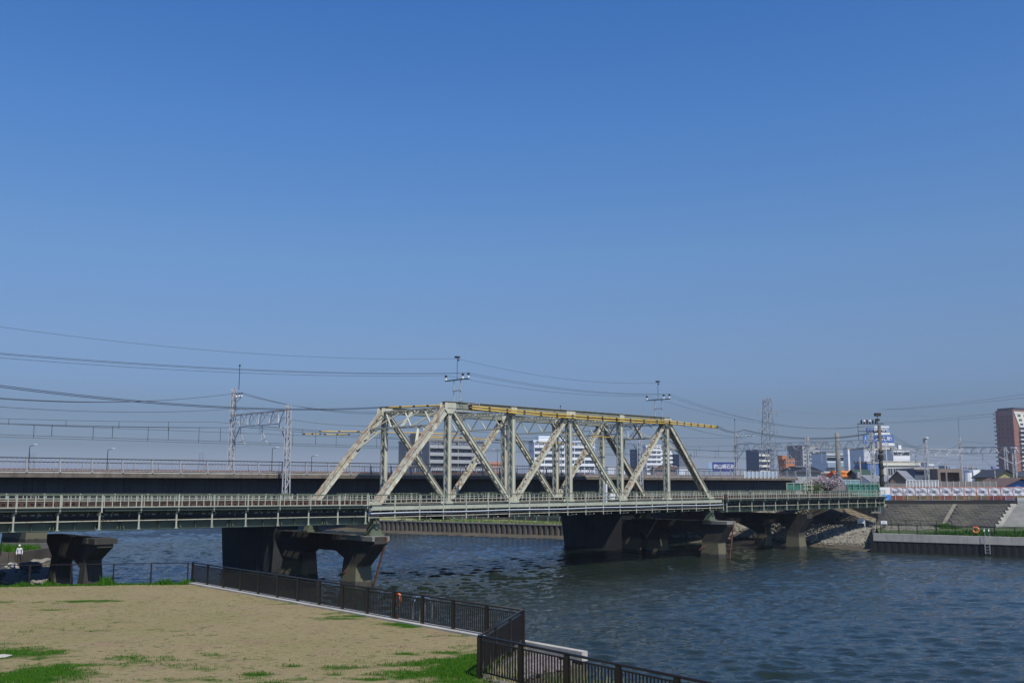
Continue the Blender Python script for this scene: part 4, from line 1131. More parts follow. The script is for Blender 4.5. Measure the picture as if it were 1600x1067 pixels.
gp, hpz = upole('thick dark stained pole carrying a long cross arm of black insulators', 1378, 664, 146, .28, M['pole_dark'])
c = MB(); c.bar((-3.0,.3,hpz+.2),(.6,-.1,hpz+.2),.12,.12); c.bar((-3.0,.3,hpz-.9),(.3,-.1,hpz-.9),.09,.09); c.bar((-3.0,.3,hpz+.2),(-3.0,.3,hpz-2.2),.05,.05); c.build('long_cross_arm', M['dark_steel'], gp)
for k in range(6):
    c = MB(); x = -2.5 + k*.42; c.tube([(x,.2,hpz+.25),(x,.2,hpz+.5)], .10, 8, 0, .16); c.tube([(x,.2,hpz+.5),(x,.2,hpz+.8)], .16, 8, k%2, .08); c.build('insulator', [M['black'], M['insul']], gp)
c = MB(); c.tube([(-.2,0,hpz+.1),(-.2,0,hpz+1.7)], .05, 6); c.box(-.55,.25,-.3,.3,hpz+1.3,hpz+1.75); c.tube([(-.2,0,hpz+.6),(-.2,0,hpz+.9)], .35, 8); c.build('top_equipment', M['dark_steel'], gp)
c = MB(); 
for k in range(9): kz = 1.0+k*.78+.25*((k*7)%3-1); c.tube([(.05*(k%3-1),0,kz),(.05*(k%3-1),0,kz+.2+.15*(k%4))], .33+.05*((k*5)%3), 8)
c.build('pole_fittings', M['dark_steel'], gp)
upole('plain pale concrete pole beside the white tower block', 1311, 676, 175, .42, M['conc'], kit=False)
ug, uh = upole('small pole with street fittings in front of the green roof', 1345, 713, 160, .13)
upole('distant utility pole above the taupe house', 1478, 724, 215, .13)
upole('distant pole left of the white stair house', 1513, 725, 230, .13)
upole('distant pole with insulators beside the white stair house', 1521, 726, 235, .13)
upole('slim white pole in front of the beige hall', 1387, 690, 150, .07, M['galv'], kit=False)
upole('brown pole at the left edge of the olive house', 1555, 735, 170, .1, kit=False)
def street_lamp(label, px, ytop, d, twin=False):
    p = at_d(px, 750, d); g = thing('street_lamp', label, 'street lamp', (p.x, p.y, 6.5), 0, 'street lamps beyond the viaduct'); h = at_d(px, ytop, d).z - 6.5
    mb = MB(); mb.tube([(0,0,-1),(0,0,h)], .09, 6, 0, .05)
    for sx in ((-1, 1) if twin else (1,)): mb.tube([(0,0,h),(sx*.9,0,h+.25)], .04, 5)
    mb.build('pole', M['dark_steel'], g)
    for sx in ((-1, 1) if twin else (1,)):
        l_ = MB(); l_.box(min(sx*.6, sx*1.15), max(sx*.6, sx*1.15), -.12, .12, h+.22, h+.31); l_.build('lamp_head', M['lampwhite'], g)
street_lamp('first street lamp from the left beyond the viaduct', 43, 697, 150); street_lamp('second street lamp from the left beyond the viaduct', 166, 703, 158)
street_lamp('street lamp close to the right of the lattice portal', 424, 701, 170); street_lamp('street lamp between the portal and the truss', 486, 713, 190)
street_lamp('twin-headed dark street lamp in front of the salmon building', 777, 703, 260, True)

# ------------------------------------------------------------------ pylons
def pylon(label, px, ytop, d, w, arms, m, z0=2.3, r=.16):
    p = at_d(px, 750, d); g = thing('transmission_pylon', label, 'pylon', (p.x, p.y, z0), R(20), 'transmission pylons'); h = at_d(px, ytop, d).z - z0
    lattice_mast(MB(), (0,0,0), h, w, w*.35, bay=h/16, r=r).build('lattice_body', m, g)
    for k, (f_, L_) in enumerate(arms):
        mb = MB(); z = h*f_
        for s in (-1,1):
            mb.bar((0,0,z+h*.02),(s*L_,0,z),r*1.4,r*1.4); mb.bar((0,0,z-h*.03),(s*L_,0,z),r*1.2,r*1.2)
            mb.bar((s*L_,0,z),(s*L_,0,z-h*.05),r*1.3,r*1.3)
        mb.build('cross_arm', m, g)
    return h
pylon('tall lattice transmission pylon above the orange building', 1203, 622, 480, 7.0, [(.98,2.6),(.86,5.2),(.66,5.0),(.48,5.2)], M['hazy_steel'])
pylon('faint distant pylon at the far left behind the viaduct', 47, 708, 1500, 14, [(.98,6),(.8,12),(.6,12)], M['hazy_steel'], r=.25)
pylon('faint distant pylon left of the lattice portal', 313, 707, 1500, 12, [(.98,12),(.8,20),(.6,20)], M['hazy_steel'], r=.25)
for k, (x0,y0,x1,y1,d1) in enumerate(((1218,641,1640,641,400),(1376,640,1640,610,180),(1376,640,1640,616,180),(1376,660,1640,635,180),(1376,661,1640,641,180),(1190,640,1095,668,350),(1190,655,1090,690,350),(1190,668,1080,715,350))):
    lb = ['long wire running level right from the pylon', 'top wire rising to the right edge', 'second wire rising to the right edge', 'third wire rising towards the red tower', 'fourth wire rising towards the red tower', 'top wire falling left from the pylon', 'middle wire falling left from the pylon', 'bottom wire falling left from the pylon'][k]
    wire(lb, [(at_d(x0,y0,478 if k in (0,5,6,7) else 300), at_d(x1,y1,d1), 2.5 if k in (0,5,6,7) else .5)], .035 if k in (0,5,6,7) else .03, M['hazy_steel'])

# ------------------------------------------------------------------ TEXT
def text_mesh(txt, size, m, name, parent, loc, rz, ex=.01):
    c = bpy.data.curves.new(name, 'FONT'); c.body = txt; c.size = size; c.extrude = ex; c.align_x = 'CENTER'; c.align_y = 'CENTER'; c.offset = size*.012
    o = bpy.data.objects.new(name, c); col.objects.link(o)
    dg = bpy.context.evaluated_depsgraph_get(); me_ = bpy.data.meshes.new_from_object(o.evaluated_get(dg)); bpy.data.objects.remove(o)
    me_.materials.clear(); me_.materials.append(m)
    o = link(name, me_, parent, loc=loc); o.rotation_euler = (R(90), 0, rz); return o

# ------------------------------------------------------------------ BUILDINGS
def frame_at(px_c, d, yaw):
    p = at_d(px_c, 755, d); return Vector((p.x, p.y, 0)), Vector((math.cos(yaw), math.sin(yaw), 0)), Vector((-math.sin(yaw), math.cos(yaw), 0))
_wm = {}
def window_mesh(w, h, fm, gm_):
    key = (round(w,2), round(h,2), fm.name, gm_.name)
    if key not in _wm:
        mb = MB(); mb.box(-w/2, w/2, -.10, .02, 0, h, 0); mb.box(-w/2+.1, -.05, -.13, -.10, .1, h-.1, 1); mb.box(.05, w/2-.1, -.13, -.10, .1, h-.1, 1)
        _wm[key] = mb.mesh('window', [fm, gm_])
    return _wm[key]
def block(label, cat, px_l, px_c, px_r, ytop, d, yaw, wall, floors, bays, side_bays=0, style='balcony', z0=ZT, side_wall=None, para=None, roof_extra=None, group=None, depth=None, name='apartment_block', winw=.62, front_wall=None):
    P0, X, Yv = frame_at(px_c, d, yaw)
    wlen = len_to(P0, X, px_r); dlen = len_to(P0, Yv, px_l) if px_l is not None else (depth or 12)
    H = at_d(px_c, ytop, d).z - z0
    g = thing(name, label, cat, (P0.x, P0.y, z0), yaw, group)
    mb = MB(); mb.box(0, wlen, 0, dlen, 0, H, 0)
    me_ = mb.m; 
    # side wall face index: faces order bottom, top, y0(front), x1, y1, x0(left)
    mb.m[2] = 1; mb.m[5] = 2
    mb.build('wall', [wall, front_wall or wall, side_wall or wall], g)
    mb = MB(); mb.box(-.15, wlen+.15, -.15, dlen+.15, H+.003, H+.7); mb.build('roof_parapet', side_wall or wall, g)
    fh = H / floors; bw = wlen / bays
    if style == 'balcony':
        bal = MB(); bal.box(0, wlen, -1.3, -.01, -.1, .1); bal.box(0, wlen, -1.4, -1.3, -.1, 1.05); bal.box(0, .1, -1.3, -.02, .1, 1.05)
        bme = bal.mesh('balcony', para or M['white'])
        for k in range(floors):
            link('balcony', bme, g, loc=(0, 0, k*fh+.1))
        for k in range(0, bays+1, 2):
            f_ = MB(); x = k*bw; f_.box(x-.12, x+.12, -1.28, -.02, .25, H); f_.build('balcony_divider', side_wall or wall, g)
    wm = window_mesh(bw*winw, fh*.62 if style == 'balcony' else fh*.45, M['winframe'], M['window'])
    for k in range(floors):
        for j in range(bays):
            if style == 'windows' and random.random() < .06: continue
            link('window', wm, g, loc=((j+.5)*bw, -.0, k*fh + (.22 if style == 'balcony' else fh*.3)))
    if side_bays and dlen > 0:
        sb = dlen/side_bays; wm2 = window_mesh(min(sb*.4, 1.8), fh*.42, M['winframe'], M['window'])
        for k in range(floors):
            for j in range(side_bays):
                o = link('window', wm2, g, loc=(0, (j+.5)*sb, k*fh+fh*.32)); o.rotation_euler = (0, 0, -math.pi/2)
    if roof_extra:
        for (x0, x1, y0, y1, h) in roof_extra:
            r_ = MB(); r_.box(x0*wlen, x1*wlen, y0*dlen, y1*dlen, H+.003, H+h); r_.build('rooftop_unit', wall, g)
    return g, wlen, dlen, H
gA, wA, dA, hA = block('seven-storey grey apartment block behind the left half of the truss', 'apartment block', 622, 668, 756, 689, 334, R(33), M['greybeige'], 7, 8, 2, para=M['greywall'], roof_extra=[(.1,.95,.2,.8,2.2),(.0,.3,.1,.6,3.0)], front_wall=M['slatewall'])
block('white eight-storey apartment block behind the middle of the truss', 'apartment block', 826, 834, 928, 690, 425, R(12), M['white_blue'], 8, 12, 1, para=M['white'], roof_extra=[(.1,.55,.2,.8,2.6)], front_wall=M['lightblue'])
block('low building with salmon tiled walls behind the middle truss post', 'building', 757, 762, 785, 725, 300, R(15), M['brick'], 3, 4, 1, style='windows', z0=ZT)
block('small white apartment block with dark left side behind the right truss posts', 'apartment block', 985, 1003, 1050, 703, 590, R(25), M['white'], 9, 5, 2, para=M['white'], side_wall=M['slatewall'])
block('white stepped block joining the apartment house right of the truss', 'apartment block', 1003, 1010, 1034, 697, 560, R(10), M['white'], 9, 3, 0, para=M['white'])
block('low slate block just outside the right end post', 'building', 1050, 1062, 1081, 711, 600, R(20), M['slatewall'], 7, 3, 1, style='windows')
block('slate-sided apartment block with white balconies right of the billboard', 'apartment block', 1167, 1185, 1201, 704, 560, R(30), M['slatewall'], 7, 3, 0, para=M['cream_white'], side_wall=M['slatewall'])
block('narrow grey-blue block behind the tall pylon', 'building', 1200, 1203, 1211, 703, 570, R(20), M['slatewall'], 7, 2, 0, style='windows')
block('orange tiled five-storey building left of the brown tower block', 'building', 1217, 1229, 1243, 718, 600, R(35), M['orange_wall'], 5, 3, 2, style='windows', roof_extra=[(-.2,.3,.2,.8,2.5)])
block('brown ten-storey apartment block with white window columns', 'apartment block', 1232, 1256, 1283, 697, 690, R(32), M['greywall'], 10, 3, 3, style='windows', side_wall=M['brown_wall'], winw=.6)
block('mauve apartment block with stacked balconies behind the sign frame', 'apartment block', 1281, 1284, 1306, 706, 720, R(12), M['slatewall'], 9, 4, 0, para=M['brown_wall'])
# white / blue industrial cluster
def simple_building(label, cat, px_l, px_r, ytop, d, m, depth=10, yaw=0, z0=ZT, name='building', bands=(), group=None):
    P0, X, Yv = frame_at(px_l, d, yaw); wl = len_to(P0, X, px_r); H = at_d(px_l, ytop, d).z - z0
    g = thing(name, label, cat, (P0.x, P0.y, z0), yaw, group)
    mb = MB(); mb.box(0, wl, 0, depth, 0, H); mb.build('wall', m, g)
    mb = MB(); mb.box(-.1, wl+.1, -.1, depth+.1, H+.003, H+.3); mb.build('roof_edge', M['conc_light'], g)
    for (y0, y1, mm, nm, proud) in bands:
        za = at_d(px_l, y1, d).z - z0; zb = at_d(px_l, y0, d).z - z0
        b = MB(); b.box(.1, wl-.1, -proud, -.003, za, zb); b.build(nm, mm, g)
    return g, wl, H
gi, wi, hi = simple_building('white works building with pale blue bands left of the tall white shaft', 'works building', 1293, 1350, 708, 330, M['white_blue'], 14, R(3), bands=((711,713,M['window'],'window_band',.02),(714,720,M['window'],'window_band',.05),(722,730,M['lightblue'],'blue_band',.6),(731,736,M['window'],'window_band',.05)))
simple_building('tall white square shaft in front of the works building', 'tower', 1327, 1338, 701, 315, M['white'], 3, R(10), name='white_shaft')
simple_building('white rooftop box on the works building right of the shaft', 'works building', 1336, 1347, 707, 322, M['white'], 4, 0, name='white_box')
simple_building('pale ribbed building below the left end of the blue signs', 'building', 1352, 1366, 702, 300, M['white_blue'], 10, R(5), bands=((704,735,M['winframe'],'ribbed_cladding',.05),))
simple_building('cream rooftop block straight under the blue signs', 'building', 1366, 1398, 699, 310, M['cream'], 12, R(4), bands=((705,709,M['white'],'white_band',.05),))
gq, wq, hq = simple_building('white building with a rooftop chimney right of the blue signs', 'building', 1398, 1424, 703, 300, M['white'], 10, R(8), bands=((706,711,M['window'],'window_band',.04),))
c = MB(); c.box(wq*.45, wq*.62, 1, 2.5, hq, hq+1.6); c.build('chimney', M['white'], gq)
c = MB(); c.tube([(wq*.25,2,hq),(wq*.25,2,hq+.9)], 1.0, 12); c.build('water_tank', M['greywall'], gq)
gh, wh, hh = simple_building('low cream hall with a row of large windows', 'hall', 1376, 1440, 722, 235, M['cream'], 14, R(2), bands=((723.5,727,M['cream_white'],'fascia',.3),))
for k in range(6):
    o = link('window', window_mesh(wh/8, 1.7, M['winframe'], M['window']), gh, loc=(wh*(.25+k*.13), 0, hh-3.0))
simple_building('narrow dark blue shop wall beside the beige hall', 'building', 1357, 1374, 724, 215, M['bluewall'], 8, 0)
# rooftop billboards
def billboard(label, px_l, px_r, y0, y1, d, m, txt=None, tm=None, frac=.7, legs=True, yaw=0, xshift=0, tscale=1):
    P0, X, Yv = frame_at(px_l, d, yaw); wl = len_to(P0, X, px_r); zt_ = at_d(px_l, y0, d).z; zb_ = at_d(px_l, y1, d).z
    g = thing('billboard', label, 'billboard', (P0.x, P0.y, zb_), yaw, 'rooftop and roadside billboards'); H = zt_ - zb_
    mb = MB(); mb.box(0, wl, 0, .35, 0, H); mb.build('board', m, g)
    if txt: 
        o = text_mesh(txt, H*frac, tm or M['white'], 'lettering', g, (wl/2+xshift*wl, -.03, H*.5), 0)
        xs__ = [v.co.x for v in o.data.vertices]; w_ = max(xs__) - min(xs__); o.scale = (min(1.35, wl*.90/w_), 1, 1); o.location.x = wl/2 - (max(xs__)+min(xs__))/2*o.scale.x
    if legs:
        for k in (.15, .5, .85):
            l_ = MB(); l_.box(wl*k-.08, wl*k+.08, .1, .26, -2.5, -.003); l_.build('support_post', M['galv'], g)
    return g, wl, H
gb, wb_, hb_ = billboard('navy roadside billboard with white Japanese lettering above the viaduct railing', 1114, 1151, 722, 736.5, 240, M['navy'], '㈱山崎石材', M['white'], .58, tscale=1.05)
side = MB(); side.box(-1.0, -.01, .05, .3, 0, hb_); side.build('side_panel', M['paleblue'], gb)
billboard('upper rooftop sign, pale blue with white characters', 1364, 1393, 668.5, 674.5, 300, M['paleblue'], '品質保証', M['white'], .75, False, tscale=1.2)
billboard('thin white strip topping the upper rooftop sign', 1371, 1394, 665.5, 668, 300, M['white'], None, None, .7, False)
billboard('white strip between the two rooftop signs', 1371, 1395, 675.5, 679, 300, M['white'], None, None, .7, False)
billboard('lower blue rooftop sign with large white characters', 1368, 1400, 680, 691.5, 300, M['blue'], '大光販', M['white'], .62, False, tscale=1.25)
billboard('white strip along the foot of the lower rooftop sign', 1370, 1401, 692, 696, 300, M['white'], 'ビル管理', M['greywall'], .6, True)
billboard('small dark blue sign panel at the left of the rooftop signs', 1352.5, 1359, 680, 692.5, 298, M['blue'], '人', M['white'], .7, True)
billboard('small navy upper panel left of the rooftop signs', 1358, 1370, 668.5, 675.5, 298, M['navy'], '北区', M['paleblue'], .8, False)
# steel frame sign seen from behind
P0, X, Yv = frame_at(1282, 300, 0)
g = thing('sign_frame', 'empty grey steel sign frame above the mauve block', 'sign frame', (P0.x, P0.y, at_d(1282, 703, 300).z), 0); w_ = len_to(P0, X, 1297); H = at_d(1282,689,300).z - at_d(1282,703,300).z
for k in range(5): mb = MB(); mb.box(w_*k/4-.08, w_*k/4+.08, 0, .15, -4 if k in (1,3) else 0, H); mb.build('upright', M['hazy_steel'], g)
for k in range(6): mb = MB(); mb.box(0, w_, .16, .26, H*k/5, H*k/5+.12); mb.build('slat', M['hazy_steel'], g)

# houses
def house(label, px_l, px_r, y_eave, y_ridge, d, wall, roof, ridge='x', depth=8, yaw=0, z0=ZT, wins=2, eave=.5, gap=None, hip=False):
    P0, X, Yv = frame_at(px_l, d, yaw); wl = len_to(P0, X, px_r); He = max(.8, at_d(px_l, y_eave, d).z - z0); Hr = at_d(px_l, y_ridge, d).z - z0
    g = thing('house', label, 'house', (P0.x, P0.y, z0), yaw, 'houses behind the levee')
    mb = MB()
    if ridge == 'x':
        prof = [(0, 0), (depth, 0), (depth, He), (depth/2, Hr-.15), (0, He)]
        mb.ext([(0, y, z) for y, z in prof], (wl, 0, 0)); mb.build('wall', wall, g)
        for sgn in (0, 1):
            r_ = MB()
            ye = -eave if sgn == 0 else depth+eave; zz = He - eave*(Hr-He)/(depth/2)
            ins_ = depth*.5 if hip else -eave
            a = Vector((-eave, ye, zz)); b = Vector((wl+eave, ye, zz)); c = Vector((wl-ins_ if hip else wl+eave, depth/2, Hr)); dd = Vector((ins_ if hip else -eave, depth/2, Hr))
            r_.ext([a, b, c, dd] if sgn == 0 else [b, a, dd, c], (0,0,.14)); r_.build('roof_slope', roof, g)
        if hip:
            for x0, x1 in ((-eave, depth*.5), (wl+eave, wl-depth*.5)):
                zz = He - eave*(Hr-He)/(depth/2)
                r_ = MB(); r_.ext([(x0,-eave,zz+.01),(x1,depth/2,Hr+.01),(x0,depth+eave,zz+.01)], (0,0,.14)); r_.build('roof_slope', roof, g)
    else:
        prof = [(0, 0), (wl, 0), (wl, He), (wl/2, Hr-.15), (0, He)]
        mb.ext([(x, 0, z) for x, z in prof], (0, depth, 0)); mb.build('wall', wall, g)
        for sgn in (0, 1):
            xe = -eave if sgn == 0 else wl+eave; zz = He - eave*(Hr-He)/(wl/2); r_ = MB()
            r_.ext([(xe,-eave,zz),(wl/2,-eave,Hr),(wl/2,depth+eave,Hr),(xe,depth+eave,zz)], (0,0,.14)); r_.build('roof_slope', roof, g)
    for k in range(wins):
        link('window', window_mesh(min(1.7, wl/(wins+1)*.7), min(1.2, He*.45), M['winframe'], M['window']), g, loc=(wl*(k+.5)/wins, 0, He*.35))
    return g, wl, He, Hr
house('house with dark hipped roof behind the end of the viaduct railing', 1243, 1283, 737, 729, 190, M['greywall'], M['dark_roof'], hip=True, depth=9)
house('cream walled house right behind the cherry tree', 1275, 1312, 739, 737, 200, M['cream'], M['conc_light'], depth=7)
house('house with bright orange tiled roof', 1316, 1344, 744, 736, 190, M['cream'], M['orange_roof'], hip=True, depth=8, wins=3)
house('house with dark green roof right of the orange roof', 1346, 1366, 745, 734, 185, M['slatewall'], M['dkgreen_roof'], depth=8)
house('house with grey roof slope and brown gable front', 1391, 1415, 748, 736, 172, M['taupe'], M['grey_roof'], ridge='y', depth=9, yaw=R(-30))
house('long low house with pale grey roof left of the brown gable', 1362, 1395, 752, 743, 176, M['white'], M['grey_roof'], depth=8, wins=2)
gf, wf, hf = simple_building('dark flat-roofed house with blue lower wall behind the pale mast', 'house', 1430, 1466, 733, 195, M['slatewall'], 8, 0, name='house', bands=((733.5,736,M['dark_roof'],'fascia',.5),))
for k in range(3): link('window', window_mesh(1.6, 1.2, M['winframe'], M['window']), gf, loc=(wf*(k+.5)/3, 0, 1.0))
# taupe frame house: portal frame with recessed balcony
P0, X, Yv = frame_at(1466, 190, 0); wl = len_to(P0, X, 1504); zt_ = at_d(1466, 732, 190).z - ZT
g = thing('house', 'modern taupe house with a deep dark recessed balcony', 'house', (P0.x, P0.y, ZT), 0, 'houses behind the levee')
mb = MB(); mb.box(0,.5,0,9,0,zt_); mb.box(wl-.5,wl,0,9,0,zt_); mb.box(.5,wl-.5,0,9,zt_-.7,zt_-.001); mb.box(.5,wl-.5,2,9,0,zt_-.7); mb.build('wall', M['taupe'], g)
mb = MB(); mb.box(.5, wl-.5, .1, .2, 0, 1.3); mb.build('balcony_screen', M['slatewall'], g)
for k in range(2): link('window', window_mesh(1.5, 1.3, M['winframe'], M['window']), g, loc=(wl*(.3+.35*k), 1.98, 1.3))
mb = MB(); mb.box(wl*.36-.15, wl*.36+.15, .0, .1, 0, zt_-.7); mb.build('pillar', M['taupe'], g)
# white house with outside stairs
P0, X, Yv = frame_at(1513, 215, 0); wl = len_to(P0, X, 1543); Hh = at_d(1513, 734, 215).z - ZT
g = thing('house', 'white house with a diagonal outside staircase', 'house', (P0.x, P0.y, ZT), 0, 'houses behind the levee')
mb = MB(); mb.ext([(wl*.3,0,0),(wl,0,0),(wl,0,Hh*.35),(wl*.65,0,Hh),(wl*.3,0,Hh)], (0,7,0)); mb.build('wall', M['white'], g)
mb = MB(); mb.bar((wl*.62,-.5,Hh*.95),(wl*.95,-.5,Hh*.2),.6,.25); mb.build('staircase', M['conc'], g)
mb = MB(); mb.tube([(wl*.12,1,0),(wl*.12,1,Hh*.9)], .9, 12); mb.build('water_tank', M['white'], g)
mb = MB(); mb.box(wl*.02, wl*.28, -.3, 3, 0, Hh*.35); mb.build('purple_awning', M['brown_wall'], g)
house('olive yellow house with dark sloping roof', 1556, 1590, 744, 734, 180, M['olive'], M['dark_roof'], ridge='y', depth=8, wins=1)
house('blue gabled house with brown roof at the right edge', 1570, 1618, 758, 747.5, 160, M['bluewall'], M['brown_roof'], ridge='y', depth=10, wins=0, eave=.7)
house('low house with slate roof far right behind the blue gable', 1590, 1625, 744, 737, 200, M['greywall'], M['dark_roof'], depth=9, wins=2)
house('cream house with navy roof sign left of the red tower', 1552, 1565, 736, 733.5, 260, M['cream'], M['grey_roof'], depth=8, wins=1)
billboard('small navy roof sign with white characters left of the red tower', 1551, 1564.5, 728.5, 732.5, 258, M['navy'], '三協社', M['white'], .65)
house('brown hip-roofed hall in front of the white apartment block', 1024, 1062, 733, 726.5, 330, M['taupe'], M['brown_roof'], hip=True, depth=11, z0=4)
simple_building('white flat hall left of the brown hip-roofed hall', 'building', 950, 985, 730, 420, M['white_blue'], 10, 0)
simple_building('small blue and white shed outside the right end post', 'building', 1062, 1088, 731, 320, M['white_blue'], 8, 0)
simple_building('slim slate block left of the white hall', 'building', 937, 944, 713, 520, M['slatewall'], 8, 0)
for a_ in (('pale low block between the navy billboard and the slate-sided apartment block', 1152, 1166, 738, 420, M['greywall'], 10, 0),
           ('distant white block peeping over the viaduct right of the orange building', 1244, 1256, 729, 450, M['white_blue'], 8, 0),
           ('small grey shed roof left of the cream walled house', 1306, 1320, 733, 260, M['greywall'], 8, 0),
           ('distant pale block between the pale mast and the taupe house', 1452, 1461, 724, 380, M['white_blue'], 8, 0),
           ('distant greenish low block above the taupe house', 1481, 1495, 728, 420, M['paleblue'], 8, 0),
           ('far grey block right of the white stair house', 1538, 1552, 739, 330, M['greywall'], 8, 0),
           ('tiny white shed roof just left of the olive house', 1541, 1556, 745, 210, M['white_blue'], 6, 0),
           ('faint long low block on the horizon right of the right end post', 1086, 1112, 740, 650, M['paleblue'], 20, 0)):
    lb_, x0_, x1_, yt_, d_, m_, dep_, yw_ = a_
    gg_, w__, h__ = simple_building(lb_, 'building', x0_, x1_, yt_, d_, m_, dep_, yw_)
    k_ = max(2, int(w__/2.6))
    for i in range(k_): link('window', window_mesh(1.3, 1.1, M['winframe'], M['window']), gg_, loc=(w__*(i+.5)/k_, 0, max(.4, h__-1.9)))
# red-brown tower
P0, X, Yv = frame_at(1590, 690, R(25)); yaw = R(25)
dl = len_to(P0, Yv, 1562.5); wl = 30; Ht = at_d(1590, 640, 690).z - ZT
g = thing('residential_tower', 'red-brown high-rise with cream corner band at the right edge', 'tower', (P0.x, P0.y, ZT), yaw)
mb = MB(); mb.box(0, wl, 0, dl, 0, Ht); mb.build('wall', M['redbrown'], g)
mb = MB(); mb.box(1.5, wl, .4, dl-.5, Ht+.003, Ht+1.6); mb.build('roof_parapet', M['dark_roof'], g)
fl = 18; fh = Ht/fl
mb = MB(); mb.ext([(0.6,-.5,Ht-1.2),(5.6,-.5,Ht-4*fh),(wl,-.5,Ht-4*fh),(wl,-.5,Ht-1.2)], (0,.49,0)); mb.build('cream_corner_band', M['cream_white'], g)
bal = MB(); bal.box(4.5, wl, -1.6, -.02, -.1, .1); bal.box(4.5, wl, -1.7, -1.6, -.1, .75); bme = bal.mesh('balcony', M['cream_white'])
rec = MB(); rec.box(5.0, wl, -.10, -.003, 0, fh*.72); rme = rec.mesh('window', M['window'])
for k in range(fl-4):
    link('balcony', bme, g, loc=(0,0,k*fh+.1)); link('window', rme, g, loc=(0,0,k*fh+.35))
wm = window_mesh(3.2, 1.6, M['cream_white'], M['window'])
for k in range(fl-4, fl-1):
    for j in range(4):
        link('window', wm, g, loc=(7.5+j*6 - (k-fl+4)*1.0, -.5, k*fh+fh*.4))
wm = window_mesh(1.1, 1.5, M['redbrown'], M['window'])
for k in range(1, fl):
    for yy in (.12, .34, .62, .82):
        o = link('window', wm, g, loc=(0, dl*yy, k*fh+fh*.3)); o.rotation_euler = (0,0,-math.pi/2)
    o = MB(); o.box(-.8, 0, dl-.1, dl+1.2, k*fh, k*fh+1.1); o.build('stair_landing', M['greywall'], g)

# low walls and fences in front of the town
def low_wall(label, px_l, px_r, y0, y1, d, m, name='block_wall', cat='wall', posts=0, postm=None, thick=.15, capm=None):
    a = at_d(px_l, 755, d); b = at_d(px_r, 755, d); z1 = at_d(px_l, y0, d).z; z0 = max(at_d(px_l, y1, d).z, ZT-.2)
    g = thing(name, label, cat, (a.x, a.y, z0)); w_ = b.x - a.x
    mb = MB(); mb.box(0, w_, 0, thick, 0, z1-z0); mb.build('panel', m, g)
    for k in range(posts+1 if posts else 0):
        p_ = MB(); x = w_*k/posts; p_.box(x-.05, x+.05, -.08, -.003, -.2, z1-z0+.05); p_.build('post', postm or M['galv'], g)
    if capm:
        c = MB(); c.box(-.02, w_+.02, -.09, thick+.04, z1-z0+.002, z1-z0+.08); c.build('coping', capm, g)
    return g
low_wall('long grey block wall behind the construction barrier, right part', 1470, 1556, 752, 761, 156, M['blockwall'], posts=9)
low_wall('grey block wall between the cherry tree and the scaffold', 1282, 1322, 757, 766, 165, M['blockwall'], capm=M['conc_light'])
low_wall('brown block wall behind the blue and white tarpaulin', 1350, 1416, 755, 762, 158, M['blockwall'])
low_wall('teal panel fence in front of the orange roofed house', 1312, 1345, 750, 757, 170, M['teal'], 'panel_fence', 'fence', 4, capm=M['white'])
low_wall('dark green screen panels at the end of the viaduct', 1229, 1261, 755, 765.5, 140, M['netgreen'], 'screen_panel', 'fence', 3, M['rail_green'], capm=M['rail_green'])
low_wall('pale grey fence behind the construction barrier', 1416, 1466, 751, 760, 154, M['greywall'], 'panel_fence', 'fence', 10, M['white'], thick=.05, capm=M['white'])
g = low_wall('pale frame hoarding on the end of the viaduct', 1164, 1214, 736.5, 745, 133.5, M['lightblue'], 'panel_fence', 'fence', 8, M['white'], thick=.05)
# cherry tree
def blob_tree(name, label, px, ybase, ytop, d, wid, mats, stems, nleaf, bark, cat='tree', z0=ZT, flat=.8):
    p = at_d(px, 755, d); H = at_d(px, ytop, d).z - z0
    g = thing(name, label, cat, (p.x, p.y, z0)); rr = random.Random(px)
    mb = MB(); tips = []
    mb.tube([(0,0,-.2),(.05,0,H*.25),(0,.05,H*.45)], .16, 7, 0, .1)
    for i in range(stems):
        a = rr.uniform(0, 6.28); e = rr.uniform(.35, 1.0); L_ = wid*.5*rr.uniform(.5,1)
        q0 = Vector((0,0,H*rr.uniform(.2,.42))); q2 = Vector((math.cos(a)*L_, math.sin(a)*L_, H*(.45+.45*e))); q1 = q0.lerp(q2, .5) + Vector((0,0,.25))
        mb.tube([q0, q1, q2], .07, 5, 0, .015); tips += [q1.lerp(q2, k) for k in (.2,.5,.8,1)]
    mb.build('trunk', bark, g)
    nl = nleaf; cr = [MB() for _ in mats]
    for i in range(nl):
        c = rr.choice(tips); s = rr.gauss(0, .42); q = c + Vector((rr.gauss(0,.38), rr.gauss(0,.38), rr.gauss(0,.28)))
        sz = rr.uniform(.05,.13); u = Vector((rr.gauss(0,1), rr.gauss(0,1), rr.gauss(0,1))).normalized(); v = u.cross(Vector((rr.gauss(0,1), rr.gauss(0,1), 1))).normalized()
        cr[i % len(mats)].add([q-u*sz, q+v*sz, q+u*sz, q-v*sz], [(0,1,2,3)])
    for c_, m_ in zip(cr, mats): c_.build('crown', m_, g)
    return g
blob_tree('cherry_tree', 'pink and white blossoming cherry tree behind the end of the viaduct', 1292, 765, 741, 150, 5.6, [M['blossom'], M['blossom2'], M['blossom']], 22, 2300, M['bark'], z0=2.9)
blob_tree('cherry_tree', 'smaller blossoming cherry bush left of the larger cherry tree', 1273, 765, 745, 152, 3.0, [M['blossom'], M['blossom2']], 12, 800, M['bark'], z0=2.9)
blob_tree('shrub', 'olive green shrub at the foot of the portal mast', 1268, 768, 757, 146, 2.6, [M['leaf'], M['reed']], 12, 1600, M['bark'], 'shrub', z0=2.6)
